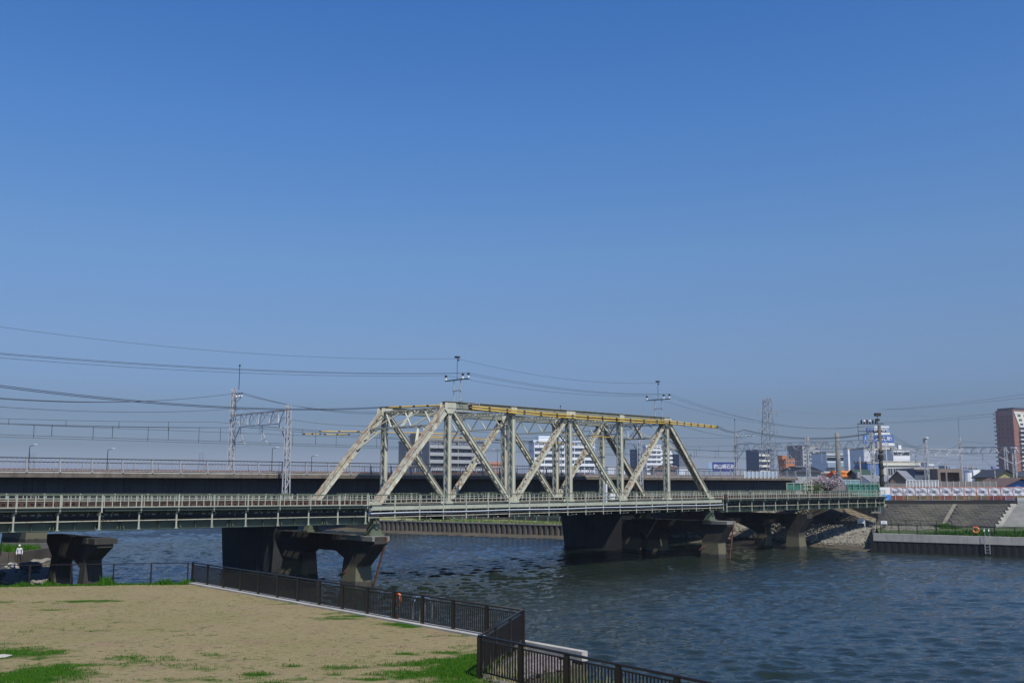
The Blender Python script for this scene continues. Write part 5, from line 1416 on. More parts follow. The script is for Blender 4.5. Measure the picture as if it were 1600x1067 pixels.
blob_tree('shrub', 'dark green shrub beside the pale mast at the olive house', 1566, 757, 747, 170, 3.0, [M['leaf']], 10, 1200, M['bark'], 'shrub', z0=2.3)

# ------------------------------------------------------------------ levee works: barrier, slope blocks, steps
bar_y = 145.6
xL = at_d(1392, 770, bar_y).x; xR = at_d(1640, 770, bar_y).x
z_b = zrow(781, bar_y); z_m = zrow(774, bar_y); z_t = zrow(761, bar_y)
cw = thing('retaining_wall', 'low dark retaining wall below the construction barrier', 'wall', (0,0,0))
mb = MB(); mb.box(at_d(1375,780,bar_y).x, 140, bar_y-.5, bar_y-.2, ZT-.3, z_b-.02); mb.build('wall', M['dark_wall'], cw)
npan = 13; pw = (xR - xL)/npan
fm = MB(); fm.tube([(0,0,0),(0,0,z_t-z_b+.05)], .035, 6); fme = fm.mesh('frame_post', M['orange_frame'])
for i in range(npan):
    x0 = xL + pw*i
    lab = 'construction barrier panel %s' % (['next to the blue tarpaulin', 'second from the blue tarpaulin', 'third from the blue tarpaulin', 'fourth from the blue tarpaulin', 'fifth from the blue tarpaulin', 'sixth from the blue tarpaulin', 'seventh from the blue tarpaulin', 'eighth from the blue tarpaulin', 'ninth from the blue tarpaulin', 'tenth from the blue tarpaulin', 'eleventh from the blue tarpaulin', 'just outside the right edge', 'well outside the right edge'][i])
    g = thing('construction_barrier', lab + ', white sheet over striped board', 'barrier', (x0, bar_y, z_b), 0, 'construction barrier panels on the levee')
    # wrinkled sheet
    nx, nz_ = 8, 5; vs = []; rr = random.Random(i)
    ph = rr.uniform(0, 6)
    for a in range(nx+1):
        for b in range(nz_+1):
            xx = .06+(pw-.12)*a/nx; zz = (z_m-z_b)+(z_t-z_m-.04)*b/nz_
            vs.append((xx, -.03 + .05*math.sin(a*1.1+b*1.4+ph) + rr.uniform(-.015,.015), zz))
    fs = [(a*(nz_+1)+b, (a+1)*(nz_+1)+b, (a+1)*(nz_+1)+b+1, a*(nz_+1)+b+1) for a in range(nx) for b in range(nz_)]
    mb = MB(); mb.add(vs, fs); mb.build('sheet', M['tarp'], g)
    mb = MB(); hh_ = (z_m - z_b)
    mb.box(.05, pw-.05, -.06, -.02, .05, hh_*.42); mb.box(.05, pw-.05, -.06, -.02, hh_*.54, hh_*.95)
    mb.build('striped_board', M['haz_red'] if i in (0, 4, 8, 9) else M['haz'], g)
    link('frame_post', fme, g, loc=(0, -.05, 0))
    mb = MB(); mb.tube([(0,-.05,z_t-z_b),(pw,-.05,z_t-z_b)], .03, 6); mb.build('top_tube', M['orange_frame'], g)
    mb = MB(); mb.box(-.2, .2, -.02, .3, z_m-z_b-.05, z_m-z_b); mb.bar((pw*.3,-.25,0),(pw*.3,-.25,hh_+.15),.06,.06); mb.build('steel_stake', M['galv'], g)
    text_mesh('安全第一', .30, M['slatewall'], 'lettering', g, (pw*.5, -.13, (z_m+z_t)/2-z_b), 0)
tp = thing('tarpaulin_panel', 'hoarding panel wrapped in white sheet above blue tarpaulin', 'tarpaulin', (at_d(1375,770,bar_y).x, bar_y, z_b)); w_ = xL - .1 - at_d(1375,770,bar_y).x
mb = MB(); mb.box(0, w_, -.12, 0, (z_t-z_b)*.42, z_t-z_b); mb.build('white_sheet', M['white'], tp)
mb = MB(); 
vs = []
for a in range(7):
    for b in range(4): vs.append((w_*a/6, -.16-.05*math.sin(a*2.1+b), (z_t-z_b)*.42*b/3))
mb.add(vs, [(a*4+b,(a+1)*4+b,(a+1)*4+b+1,a*4+b+1) for a in range(6) for b in range(3)]); mb.build('blue_sheet', M['bluetarp'], tp)

# block-faced levee slope: rows of blocks with recessed joints, dividers, steps
def slope_pt(x, k, up=0): # k 0 foot ..1 top
    return Vector((x, LF + (LT-LF)*k, ZF + (ZT-ZF)*k + up))
def xs_px(px, y, k):       # x on the slope row k under image column px
    return at_d(px, y, LF + (LT-LF)*k).x
def block_slope(label, pxT0, pxT1, pxB0, pxB1, m, rows, bwid, base_m):
    g = thing('slope_facing', label, 'slope facing', (0,0,0), 0, 'block facings of the levee slope')
    xt0, xt1 = xs_px(pxT0,788,1), xs_px(pxT1,788,1); xb0, xb1 = xs_px(pxB0,820,0), xs_px(pxB1,820,0)
    mb = MB(); mb.add([slope_pt(xb0,0,-.06), slope_pt(xb1,0,-.06), slope_pt(xt1,1,-.06), slope_pt(xt0,1,-.06)], [(0,1,2,3)]); mb.build('bedding', base_m, g)
    nrm = Vector((0, -(ZT-ZF), LT-LF)).normalized()
    blk = MB(); rr = random.Random(3)
    for r in range(rows):
        k0, k1 = r/rows, (r+.90)/rows
        xa = xb0+(xt0-xb0)*(k0+k1)/2; xz = xb1+(xt1-xb1)*(k0+k1)/2
        x = xa + (bwid*.5 if r % 2 else 0)
        if r % 2: pass
        while x < xz - .1:
            x2 = min(x + bwid*.95, xz); h = rr.uniform(.0,.05)
            a, b, c, d = slope_pt(x,k0), slope_pt(x2,k0), slope_pt(x2,k1), slope_pt(x,k1)
            hh = nrm*(.03+h); lo = nrm*-.06
            blk.add([a+hh, b+hh, c+hh, d+hh, a+lo, b+lo, c+lo, d+lo], [(0,1,2,3),(4,5,1,0),(5,6,2,1),(6,7,3,2),(7,4,0,3)])
            x += bwid
    blk.build('blocks', m, g, kind='stuff')
    return g
block_slope('dark weathered block slope left of the pale joint band', 1386, 1489, 1361, 1469, M['block'], 13, .62, M['dark_wall'])
block_slope('dark weathered block slope between the joint band and the pale steps', 1495, 1584, 1475, 1563, M['block'], 13, .62, M['dark_wall'])
block_slope('brown block slope next to the scaffold', 1325, 1380, 1296, 1354, M['block_brown'], 11, .9, M['dark_wall'])
for lab, t0, t1, b0, b1, mm in (('pale concrete band at the left edge of the block slope', 1380, 1386, 1354, 1361, M['band']), ('pale concrete joint band across the middle of the block slope', 1489, 1495, 1469, 1475, M['band'])):
    mb = MB(); vs = [slope_pt(xs_px(b0,820,0),0,.1), slope_pt(xs_px(b1,820,0),0,.1), slope_pt(xs_px(t1,788,1),1,.1), slope_pt(xs_px(t0,788,1),1,.1)]
    mb.ext(vs, (0,0,-.3)); tag(mb.build('joint_band', mm), lab, 'concrete band')
mb = MB(); mb.box(xs_px(1383,787,1), 150, LT+.0, LT+.5, ZT-.2, ZT+.06); tag(mb.build('slope_coping', M['band']), 'long pale coping along the top of the block slope', 'coping')
# pale steps at the right with toothed left edge
st = thing('levee_steps', 'pale concrete steps with a toothed left edge at the right', 'steps', (0,0,0))
ns = 13
for r in range(ns):
    k0, k1 = r/ns, (r+1)/ns
    x0 = xs_px(1566 + (1590-1566)*k0, 820-32*k0, k0)
    mb = MB(); y0 = LF+(LT-LF)*k0; y1 = LF+(LT-LF)*k1; z1 = ZF+(ZT-ZF)*k1+.05
    mb.box(x0, 150, y0, y1+.02, z1-.5, z1); mb.build('step', M['steps'], st)
    mb = MB(); mb.box(x0-.9 + .3*(r%2), x0-.003, y0-.02, y1-.05, z1-.45, z1+.08); mb.build('edge_block', M['conc_light'], st)
gp_ = thing('gate_post', 'pale grey concrete block at the top of the steps', 'concrete block', at_d(1590, 785, LT+.3)); gp_.location.z = ZT
mb = MB(); mb.box(0, 6, 0, .6, 0, 1.0); mb.build('block', M['greywall'], gp_)

# right quay: coping, dark sheet pile face
qy = thing('quay_wall', 'grey concrete quay coping over a dark stained sheet pile wall', 'quay wall', (qA.x, qA.y, 0), math.atan2(qd.y, qd.x))
mb = MB(); mb.box(0, 70, 0, .7, -1.42, -.55)
nseg = 14
mb = MB()
for k in range(nseg): mb.box(5*k+.012, 5*k+4.988, 0, .7, -1.42, -.55)
mb.build('coping', M['conc_light'], qy)
mb = MB(); x = -.3
vs = []; 
while x < 70:
    vs += [(x, .08), (x+.10, .05), (x+.42, .05), (x+.52, .08)]; x += .8
n = len(vs)
mb.add([(a, b, -1.42) for a, b in vs] + [(a, b, -3.6) for a, b in vs], [(i, i+n, i+1+n, i+1) for i in range(n-1)])
mb.build('sheet_piles', M['dark_wall'], qy)
mb = MB(); mb.box(-.35, -.003, -.02, 1.2, -3.6, -.75); mb.build('end_wall', M['dark_wall'], qy)
mb = MB(); a_ = math.atan2(qd.y, qd.x); dr_ = Vector((qA.x, qA.y, 0)).normalized(); lx_, ly_ = dr_.dot(qd), dr_.dot(qn); mb.bar((0,.3,-2.1), (lx_*22, ly_*22, -2.1), .3, 2.9); mb.build('return_wall', M['conc_dark'], qy)
def quay_pt(px):            # distance along quay for column px
    return len_to(Vector((qA.x, qA.y, 0)), qd, px)
# fence on the right quay
def picket_fence(label, O, dirv, length, h, step, m, pickets_individual, z=0, group=None, pr=.012, post=.07, post_w=None, name='riverside_fence', rail_r=.035, gap=.115, low=.12):
    ang = math.atan2(dirv.y, dirv.x)
    g = thing(name, label, 'fence', (O.x, O.y, z), ang, group)
    n = max(1, int(round(length/step))); st_ = length/n
    pm = MB(); pm.box(-post*.75, post*.75, -post*.35, post*.35, -.12, h-.03); pm.box(-post*.75, post*.75, -post*.7, post*.7, -.03, .03); pme = pm.mesh('post', m)
    for i in range(n+1): link('post', pme, g, loc=(st_*i, 0, 0))
    mb = MB(); mb.tube([(-.05,0,h),(length+.05,0,h)], rail_r, 10); mb.build('top_rail', m, g, smooth=True)
    mb = MB(); mb.box(0, length, -.015, .015, h-.14, h-.10); mb.build('upper_rail', m, g)
    mb = MB(); mb.box(0, length, -.02, .02, low, low+.04); mb.build('bottom_rail', m, g)
    pk = MB(); pk.box(-pr, pr, -pr, pr, low+.04, h-.14); pkm = pk.mesh('picket', m)
    if pickets_individual:
        for i in range(n):
            k = int(round(st_/gap))
            for j in range(1, k): link('picket', pkm, g, loc=(st_*i + st_*j/k, 0, 0))
    else:
        mb = MB()
        for i in range(n):
            k = int(round(st_/gap))
            for j in range(1, k): x = st_*i+st_*j/k; mb.box(x-pr, x+pr, -pr, pr, low+.04, h-.12)
        mb.build('pickets', m, g, kind='stuff')
    return g
q0 = quay_pt(1371)
o_ = Vector((qA.x, qA.y, 0)) + qd*q0 + qn*.45
picket_fence('black picket fence along the right quay', o_, qd, 60, 1.08, 2.05, M['brown_fence'], False, z=-.55, pr=.014, gap=.14)
# second rail fence behind, further up the terrace
o2 = at_z(1370, 826, -.6)
g = thing('rail_fence', 'thin dark post-and-rail fence behind the picket fence on the right bank', 'fence', (o2.x, o2.y, -.62), math.atan2(at_z(1488,829,-.6).y-o2.y, at_z(1488,829,-.6).x-o2.x))
ln = (at_z(1488,829,-.6)-o2).length
for i in range(6): mb = MB(); mb.box(ln*i/5-.03, ln*i/5+.03, -.03, .03, 0, 1.25); mb.build('post', M['brown_fence'], g)
for zz in (.62, 1.22): mb = MB(); mb.box(0, ln, -.02, .02, zz, zz+.04); mb.build('rail', M['brown_fence'], g)
# life ring holder, ladder on the right quay
def life_ring(label, p, r, rz, tilt=0, z=None):
    g = thing('life_ring', label, 'life ring', p, rz)
    mb = MB(); nn = 20; mm = 8; vs = []; fs = []
    for i in range(nn):
        a = 2*math.pi*i/nn
        for j in range(mm):
            b = 2*math.pi*j/mm; rr_ = r + r*.27*math.cos(b); vs.append((rr_*math.cos(a), r*.22*math.sin(b), rr_*math.sin(a)))
            fs.append((i*mm+j, ((i+1)%nn)*mm+j, ((i+1)%nn)*mm+(j+1)%mm, i*mm+(j+1)%mm))
    mb.add(vs, fs); mb.build('ring', M['orange'], g, smooth=True)
    mb = MB()
    for a in (.6, 2.2, 3.8, 5.3):
        mb.tube([(r*math.cos(a-.07)*1.0, 0, r*math.sin(a-.07)), (r*math.cos(a+.07), 0, r*math.sin(a+.07))], r*.32, 8)
    mb.build('white_band', M['white'], g)
    return g
lp = o_ + qd*(quay_pt(1518)-q0); life_ring('orange life ring on the black fence of the right quay', (lp.x, lp.y-.15, .15), .30, math.atan2(qd.y, qd.x))
def quay_ladder(label, O, ang, z_top, n, m, m_h):
    g = thing('quay_ladder', label, 'ladder', (O.x, O.y, z_top), ang)
    for x in (-.24, .24):
        mb = MB(); mb.box(x-.03, x+.03, -.28, -.22, -1.9, -.1); mb.build('side_rail', m, g)
        h = MB(); h.tube([(x,.35,0),(x,.3,.75),(x,.15,.95),(x,-.1,.9),(x,-.25,.6),(x,-.25,0)], .025, 8); h.build('grab_handle', m_h, g)
    for k in range(n):
        mb = MB(); mb.box(-.24, .24, -.27, -.23, -1.8+k*.33, -1.76+k*.33); mb.build('rung', m, g)
lq = Vector((qA.x,qA.y,0)) + qd*quay_pt(1537)
quay_ladder('pale metal ladder hanging down the right quay wall', lq, math.atan2(qd.y,qd.x), -.55, 6, M['galv'], M['chrome'])
# small white notice boards
def notice(label, px, y0, y1, d, w_, legs=True, m=None):
    p = at_d(px, y0, d); zb = at_d(px, y1, d).z
    g = thing('notice_board', label, 'notice board', (p.x, p.y, zb)); H = p.z - zb
    mb = MB(); mb.box(-w_/2, w_/2, -.03, .03, H*.35, H); mb.build('board', m or M['white'], g)
    for s in (-1, 1): mb = MB(); mb.box(s*w_/2-.03, s*w_/2+.03, .031, .07, 0, H); mb.build('leg', M['galv'], g)
    for k in range(3): t_ = MB(); t_.box(-w_*.35, w_*.3, -.035, -.031, H*(.45+.17*k), H*(.50+.17*k)); t_.build('text_line', M['slatewall'], g)
notice('white framed notice board standing above the pale rocks', 1345, 810, 821, 137, .9); notice('white notice on the left end of the quay fence', 1381, 813.5, 821, 118, .7)
mb = MB(); p = at_d(1351, 812, 136); mb.tube([(p.x,p.y,-.8),(p.x,p.y,p.z)], .04, 6); tag(mb.build('marker_post', M['white']), 'slim white marker post beside the white notice board', 'post')
# grass on the right terrace
def blades(mb, cx, cy, cz, h, w, rr, lean=.35, mi=0):
    a = rr.uniform(0, 6.28); dx, dy = math.cos(a)*w, math.sin(a)*w; lx, ly = rr.uniform(-lean,lean)*h, rr.uniform(-lean,lean)*h
    mb.add([(cx-dx,cy-dy,cz),(cx+dx,cy+dy,cz),(cx+lx,cy+ly,cz+h)], [(0,1,2)], mi)
gr = MB(); rr = random.Random(2)
for i in range(9000):
    k = rr.random()*40; o = 1.0 + rr.random()**1.3*13; p = Vector((qA.x,qA.y,0)) + qd*(k+2) + qn*o
    if p.y > LF-.3 or (p - Vector((qA.x,qA.y,0))).dot(qd) < 4 + o*.4: continue
    mnd = .5 + .5*math.sin(p.x*.7)*math.cos(p.y*.5)
    blades(gr, p.x, p.y, -.62, rr.uniform(.12,.4)*(.6+mnd), .07, rr, mi=0 if rr.random()<.6 else 1)
for i in range(900):
    a = rr.uniform(0,6.28); q = rr.random()**.5; p = at_z(1476, 824, -.5); blades(gr, p.x+math.cos(a)*q*2.2, p.y+math.sin(a)*q*1.6, -.6, rr.uniform(.4,1.0)*(1.1-q), .09, rr, mi=1)
gr.build('terrace_grass', [M['grass'], M['grass2']], kind='stuff')

# riprap rocks
def rock_field(name, quad, n, smin, smax, m, seed, zfun):
    mb = MB(); rr = random.Random(seed)
    for i in range(n):
        u, v = rr.random(), rr.random()
        a, b, c, d = [Vector(q) for q in quad]
        p = a.lerp(b, u).lerp(d.lerp(c, u), v)
        s = rr.uniform(smin, smax); mb.blob((p.x, p.y, p.z+s*.15), s*rr.uniform(.8,1.3), s*rr.uniform(.8,1.2), s*rr.uniform(.55,.85), 0, .22, rr)
    o = mb.build(name, m, kind='stuff'); return o
rocks = MB(); rr = random.Random(5)
def scatter(quad, n, smin, smax, rr, mb):
    for i in range(n):
        u, v = rr.random(), rr.random(); a, b, c, d = [Vector(q) for q in quad]
        p = a.lerp(b, u).lerp(d.lerp(c, u), v); s = rr.uniform(smin, smax)
        mb.blob((p.x, p.y, p.z + s*.1), s*rr.uniform(.8,1.3), s*rr.uniform(.8,1.2), s*rr.uniform(.5,.85), 0, .22, rr)
scatter(Q2, 620, .24, .48, rr, rocks)
rocks.build('riprap_rocks', M['stone'], kind='stuff')
rocks = MB()
scatter(Q1, 2200, .22, .5, rr, rocks)
scatter([(47.8,131,-.62),(52,130,-.62),(60,138,-.55),(51,138.5,-.55)], 420, .12, .3, rr, rocks)
scatter([(51,137,-.6),(54,136,-.6),(62,138.7,-.5),(51,138.7,-.5)], 200, .15, .3, rr, rocks)
scatter([(18,147.5,-2.2),(30,140,-2.3),(31,141,-1.9),(19,149,-1.7)], 150, .2, .4, rr, rocks)
rocks.build('shaded_riprap_rocks', M['stone'], kind='stuff')
rocks = MB(); scatter([(36,135.5,-2.35),(42.9,124,-2.35),(46.8,131,-2.25),(39.5,133.5,-2.25)], 160, .06, .17, rr, rocks); rocks.build('beach_pebbles', M['stone'], kind='stuff')

# far sheet pile wall beyond the viaduct
a = Vector((-16.5,166.5,0)); b = Vector((8.2,151,0)); dirp = (b-a).normalized(); a2 = a - dirp*7; b2 = b + dirp*14; ang = math.atan2(dirp.y, dirp.x)
fw = thing('sheet_pile_wall', 'long corrugated sheet pile wall on the far bank seen under the truss', 'wall', (a2.x, a2.y, 0), ang); ln = (b2-a2).length
mb = MB(); x = 0; vs = []
while x < ln: vs += [(x,.0),(x+.2,-.28),(x+.55,-.28),(x+.75,0)]; x += .95
n = len(vs); mb.add([(p_,q_,-.9) for p_,q_ in vs]+[(p_,q_,-3.2) for p_,q_ in vs], [(i,i+n,i+1+n,i+1) for i in range(n-1)]); mb.build('sheet_piles', M['sheetpile'], fw)
mb = MB(); mb.box(0, ln, -.32, .3, -.899, -.72); mb.build('capping', M['conc'], fw)
slab('far_bank_grass', [(a2.x,a2.y+.2),(b2.x,b2.y+.2),(30,150),(24,160),(-30,190),(-60,215)], -.78, -3.3, M['drygrass'], M['sheetpile'])
gr = MB(); rr = random.Random(8)
for i in range(5000):
    u = rr.random(); v = rr.random()**1.5*9; p = a.lerp(b2, u) ; p = Vector((p.x, p.y+.5+v, 0)); blades(gr, p.x, p.y, -.78, rr.uniform(.1,.35), .1, rr, mi=0 if rr.random()<.4 else 1)
gr.build('far_bank_weeds', [M['grass2'], M['drygrass']], kind='stuff')
fg = thing('wire_fence', 'thin green wire fence on the far bank seen under the truss', 'fence', (a.x, a.y+3, -.78), ang)
for i in range(16): mb = MB(); mb.box(i*2.0-.03, i*2.0+.03, -.03, .03, 0, 1.1); mb.build('post', M['scaf'], fg)
mb = MB(); mb.box(0, 30, -.015, .015, 1.05, 1.09); mb.build('rail', M['scaf'], fg)

# distant road bridge behind the viaduct (pier base seen at far left)
rb = bthing('road_bridge', 'distant road bridge behind the viaduct with one pale pier end', 'bridge')
mb = MB(); mb.box(-160, 70, 78, 92, 5.6, 6.6); mb.build('deck', M['conc'], rb)
mb = MB(); mb.box(-160, 70, 77.9, 78, 6.6, 7.3); mb.build('parapet', M['galv_pale'], rb)
pc = at_z(50, 846, WZ); lx = (pc - N0); ss = lx.x*U.x+lx.y*U.y; tt_ = lx.x*N.x+lx.y*N.y
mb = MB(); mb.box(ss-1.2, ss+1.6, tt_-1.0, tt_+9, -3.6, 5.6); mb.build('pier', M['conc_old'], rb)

# ------------------------------------------------------------------ scaffold at the abutment
sc = thing('scaffold', 'green net-covered scaffold at the landward end of the old bridge', 'scaffold', at_d(1325, 780, 137)); sc.location.z = 0; sx, sy = sc.location.x, sc.location.y
def scx(px): return at_d(px, 780, 137).x - sx
zt1, zt2 = zrow(755.5, 137), zrow(780, 137)
for (p0, p1, y0, y1) in ((1325,1352,756,777),(1352,1374,756,780),(1330,1352,766,779)):
    mb = MB(); off = .05 if p0 != 1330 else -.15
    mb.box(scx(p0), scx(p1)-.03, off, off+.03, zrow(y1,137), zrow(y0,137)); mb.build('net_panel', M['netgreen'], sc)
for px in (1325, 1334, 1343, 1352, 1360, 1366, 1374):
    y1 = 800 if px > 1350 else 782
    mb = MB(); x = scx(px); mb.tube([(x,-.1,zrow(y1,137)),(x,-.1,zrow(754,137))], .045, 6); mb.build('upright', M['scaf'], sc)
for y_ in (756, 766, 772, 777, 786):
    mb = MB(); a0 = 1325 if y_ < 780 else 1350; mb.tube([(scx(a0),-.14,zrow(y_,137)),(scx(1374),-.14,zrow(y_,137))], .035, 6); mb.build('ledger', M['scaf'], sc)
mb = MB(); mb.box(scx(1358), scx(1374), -.3, .6, zrow(799,137)-.2, zrow(799,137)); mb.build('base_platform', M['conc'], sc)
for k in range(5):
    mb = MB(); mb.tube([(scx(1352)+k*.3, 1.2, zrow(795,137)), (scx(1352)+k*.3, 1.2, zrow(756,137))], .04, 6); mb.build('upright', M['scaf'], sc)
# grey equipment cabinet frame by the screen panels
g = thing('signal_cabinet_stand', 'pale green steel cabinet stand at the end of the viaduct', 'cabinet stand', at_d(1258, 765, 138)); 
for a_ in range(2): mb = MB(); mb.box(a_*.9-.06, a_*.9+.06, -.06, .06, -1, 1.2); mb.build('upright', M['rail_green'], g)
for k in range(3): mb = MB(); mb.box(-.3, 1.2, -.08, .08, .1+k*.5, .2+k*.5); mb.build('shelf', M['rail_green'], g)

# white post and box on the truss walkway
g = bthing('equipment_post', 'short white post leaning on the truss walkway railing', 'post'); mb = MB()
s_ = s_at(944.5, -.5); mb.bar((s_,-.6,3.5),(s_+.05,-.6,5.3),.28,.18); mb.build('post_body', M['white'], g)
g = bthing('equipment_box', 'small white box behind the truss walkway railing', 'box'); s_ = s_at(955, -.5); mb = MB(); mb.box(s_-.35, s_+.35, -.7, -.45, 3.75, 4.35); mb.build('box_body', M['white'], g)
mb = MB(); mb.box(s_-.37, s_+.37, -.72, -.43, 4.352, 4.4); mb.build('lid', M['white'], g)

# ------------------------------------------------------------------ left shore: rubble, wall, person
pf = at_z(29, 880, -2.3)
lb_ = slab('rubble_shore', [(-32,57),(-34,72),(-40,88),(-44,97),(-52,104),(-80,110),(-90,40),(-40,48)], -2.42, -3.5, M['stone_dark'])
rocks = MB(); rr = random.Random(12)
scatter([(-31,56,-2.4),(-90,60,-2.3),(-90,98,-2.4),(-44,97,-2.45)], 900, .15, .5, rr, rocks)
rocks.build('shore_rubble', M['stone_dark'], kind='stuff')
rocks = MB(); scatter([(-32.5,57,-1.7),(-36,57,-1.5),(-50,80,-2.3),(-40,86,-2.5)], 60, .15, .35, rr, rocks)
rocks.build('pale_shore_rubble', M['stone'], kind='stuff')
def rock(label, px, y, s, m, z=-2.3, sq=(1.3,1,.75)):
    p = at_z(px, y, z); mb = MB(); r_ = random.Random(px)
    vs = []; k = 3
    # subdivided icosahedron, knobbly
    import bmesh
    bmm = bmesh.new(); bmesh.ops.create_icosphere(bmm, subdivisions=3, radius=1)
    for v in bmm.verts:
        n_ = 1 + .22*math.sin(v.co.x*3.1+px)*math.cos(v.co.y*2.7+1) + .14*math.sin(v.co.z*5+v.co.x*4+px*.3) + r_.uniform(-.05,.05)
        v.co = Vector((v.co.x*s*sq[0]*n_, v.co.y*s*sq[1]*n_, max(-.3*s, v.co.z*s*sq[2]*n_)))
    me_ = bpy.data.meshes.new('boulder'); bmm.to_mesh(me_); bmm.free(); me_.materials.append(m)
    o = link('boulder', me_, loc=p); return tag(o, label, 'boulder', 'boulders on the left shore')
rock('largest pale boulder right of the person on the left shore', 67, 882, .8, M['stone'])
rock('dark boulder below the person on the left shore', 47, 887, .75, M['stone_dark'])
rock('pale boulder at the foot of the hammerhead pier', 79, 911, .42, M['stone'], -2.2)
rock('small pale boulder left of the pier foot boulder', 67, 910, .32, M['stone'], -2.2)
rock('small pale boulder lying leftmost near the weeds', 52, 911, .3, M['stone'], -2.2)
rock('whitish square boulder left of the dark boulder', 19, 885, .5, M['conc_light'])
wl_ = thing('retaining_wall', 'brown sheet wall with weeds on top at the left edge', 'wall', at_z(22, 880, -2.4)); wl_.location.z = 0
mb = MB()
for k in range(30): x = -k*.6; mb.box(x-.56, x, -.08*(k%2), .3-.08*(k%2), -3.2, -1.3)
mb.build('wall_boards', M['sheetpile'], wl_)
mb = MB(); mb.box(-18, .3, .3, 16, -3.2, -1.32); mb.build('backfill', M['mud'], wl_)
gr = MB(); 
for i in range(1500): blades(gr, wl_.location.x - rr.random()*8, wl_.location.y + rr.random()*6, -1.35, rr.uniform(.2,.75), .08, rr, mi=rr.randint(0,1))
gr.build('wall_top_weeds', [M['grass'], M['grass2']], kind='stuff')
mb = MB(); p = at_z(1, 866, -1.3); mb.tube([(p.x,p.y,-1.4),(p.x,p.y,.3)], .05, 6); tag(mb.build('marker_post', M['brown_fence']), 'dark post standing in the weeds at the left edge', 'post')
# person
def skin_mesh(name, verts, edges, radii, mats, root=0, sub=2, assign=None):
    me_ = bpy.data.meshes.new(name+'_skel'); me_.from_pydata(verts, edges, [])
    o = bpy.data.objects.new(name+'_tmp', me_); col.objects.link(o)
    o.modifiers.new('skin', 'SKIN'); s_ = o.modifiers.new('sub', 'SUBSURF'); s_.levels = sub; s_.render_levels = sub
    for i, v in enumerate(me_.skin_vertices[0].data):
        r_ = radii[i]; v.radius = r_ if isinstance(r_, tuple) else (r_, r_); v.use_root = (i == root)
    dg = bpy.context.evaluated_depsgraph_get(); m2 = bpy.data.meshes.new_from_object(o.evaluated_get(dg)); bpy.data.objects.remove(o)
    m2.name = name
    for m_ in mats: m2.materials.append(m_)
    if assign:
        for p_ in m2.polygons: p_.material_index = assign(p_.center)
    for p_ in m2.polygons: p_.use_smooth = True
    return m2
pr_ = thing('person', 'person in white jacket, dark trousers and pale cap on the left shore', 'person', (pf.x, pf.y, -2.28), R(200))
V_ = [(0,0,.92),(0,0,1.08),(0,.01,1.25),(0,.02,1.40),(0,.03,1.48),(0,.05,1.58),(0,.06,1.68),   # 0-6 spine, neck, head
      (.19,.01,1.39),(.25,-.02,1.12),(.24,.10,.92),(.24,.13,.84),                                 # 7-10 arm R
      (-.19,.01,1.39),(-.26,-.04,1.14),(-.27,.06,.93),(-.27,.09,.85),                             # 11-14
      (.10,0,.86),(.12,.05,.48),(.12,-.02,.09),(.13,.13,.04),                                       # 15-18 leg
      (-.10,0,.86),(-.13,-.04,.48),(-.14,-.12,.09),(-.14,.03,.04)]
E__ = [(0,1),(1,2),(2,3),(3,4),(4,5),(5,6),(3,7),(7,8),(8,9),(9,10),(3,11),(11,12),(12,13),(13,14),(0,15),(15,16),(16,17),(17,18),(0,19),(19,20),(20,21),(21,22)]
Rr = [(.16,.11),(.15,.11),(.17,.12),(.15,.10),(.06,.06),(.085,.095),(.08,.095),.075,.058,.045,.035,.075,.058,.045,.035,.095,.065,.05,.04,.095,.065,.05,.04]
# five fingers on each hand
for hi_, sx in ((10, 1), (14, -1)):
    hx, hy, hz = V_[hi_]
    for f_ in range(5):
        b0 = len(V_); oy = (f_-2)*.018
        if f_ == 4: pts = [(hx-sx*.02, hy+.045, hz-.02), (hx-sx*.03, hy+.06, hz-.05)]
        else: pts = [(hx, hy+oy, hz-.05), (hx-sx*.01, hy+oy, hz-.09-.008*(2-abs(f_-1.5)))]
        V_ += pts; E__ += [(hi_, b0), (b0, b0+1)]; Rr += [.010, .008]
def asg(c):
    if c.z > 1.46: return 0
    if c.z < .10: return 3
    if c.z < .90 and abs(c.x) < .21: return 2
    if abs(c.x) > .2 and c.z < .89: return 0
    return 1
bm2 = skin_mesh('body', V_, E__, Rr, [M['skin'], M['jacket'], M['trousers'], M['black']], 0, 1, asg)
link('body', bm2, pr_)
mb = MB(); nn = 12
for k, (z_, r_) in enumerate(((1.67,.115),(1.72,.11),(1.77,.075),(1.79,.02))):
    for j in range(nn): a = 2*math.pi*j/nn; mb.v.append((r_*math.cos(a), .06+r_*1.1*math.sin(a), z_))
for k in range(3):
    for j in range(nn): mb.f.append((k*nn+j, k*nn+(j+1)%nn, (k+1)*nn+(j+1)%nn, (k+1)*nn+j)); mb.m.append(0)
mb.ext([(-.08,.14,1.665),(.08,.14,1.665),(.06,.25,1.65),(-.06,.25,1.65)], (0,0,.015)); mb.build('cap', M['cap'], pr_)
mb = MB(); mb.ext([(-.06,.145,1.60),(.06,.145,1.60),(.045,.165,1.53),(-.045,.165,1.53)], (0,-.03,0)); mb.build('face_mask', M['white'], pr_)
mb = MB()
for sx in (-1,1): mb.box(sx*.035-.012, sx*.035+.012, .15, .16, 1.63, 1.645)
mb.box(-.012,.012,.15,.175,1.60,1.63); mb.build('face_features', M['black'], pr_)
mb = MB(); mb.box(-.16,.16,-.20,-.06,1.05,1.38); mb.build('backpack', M['slatewall'], pr_)

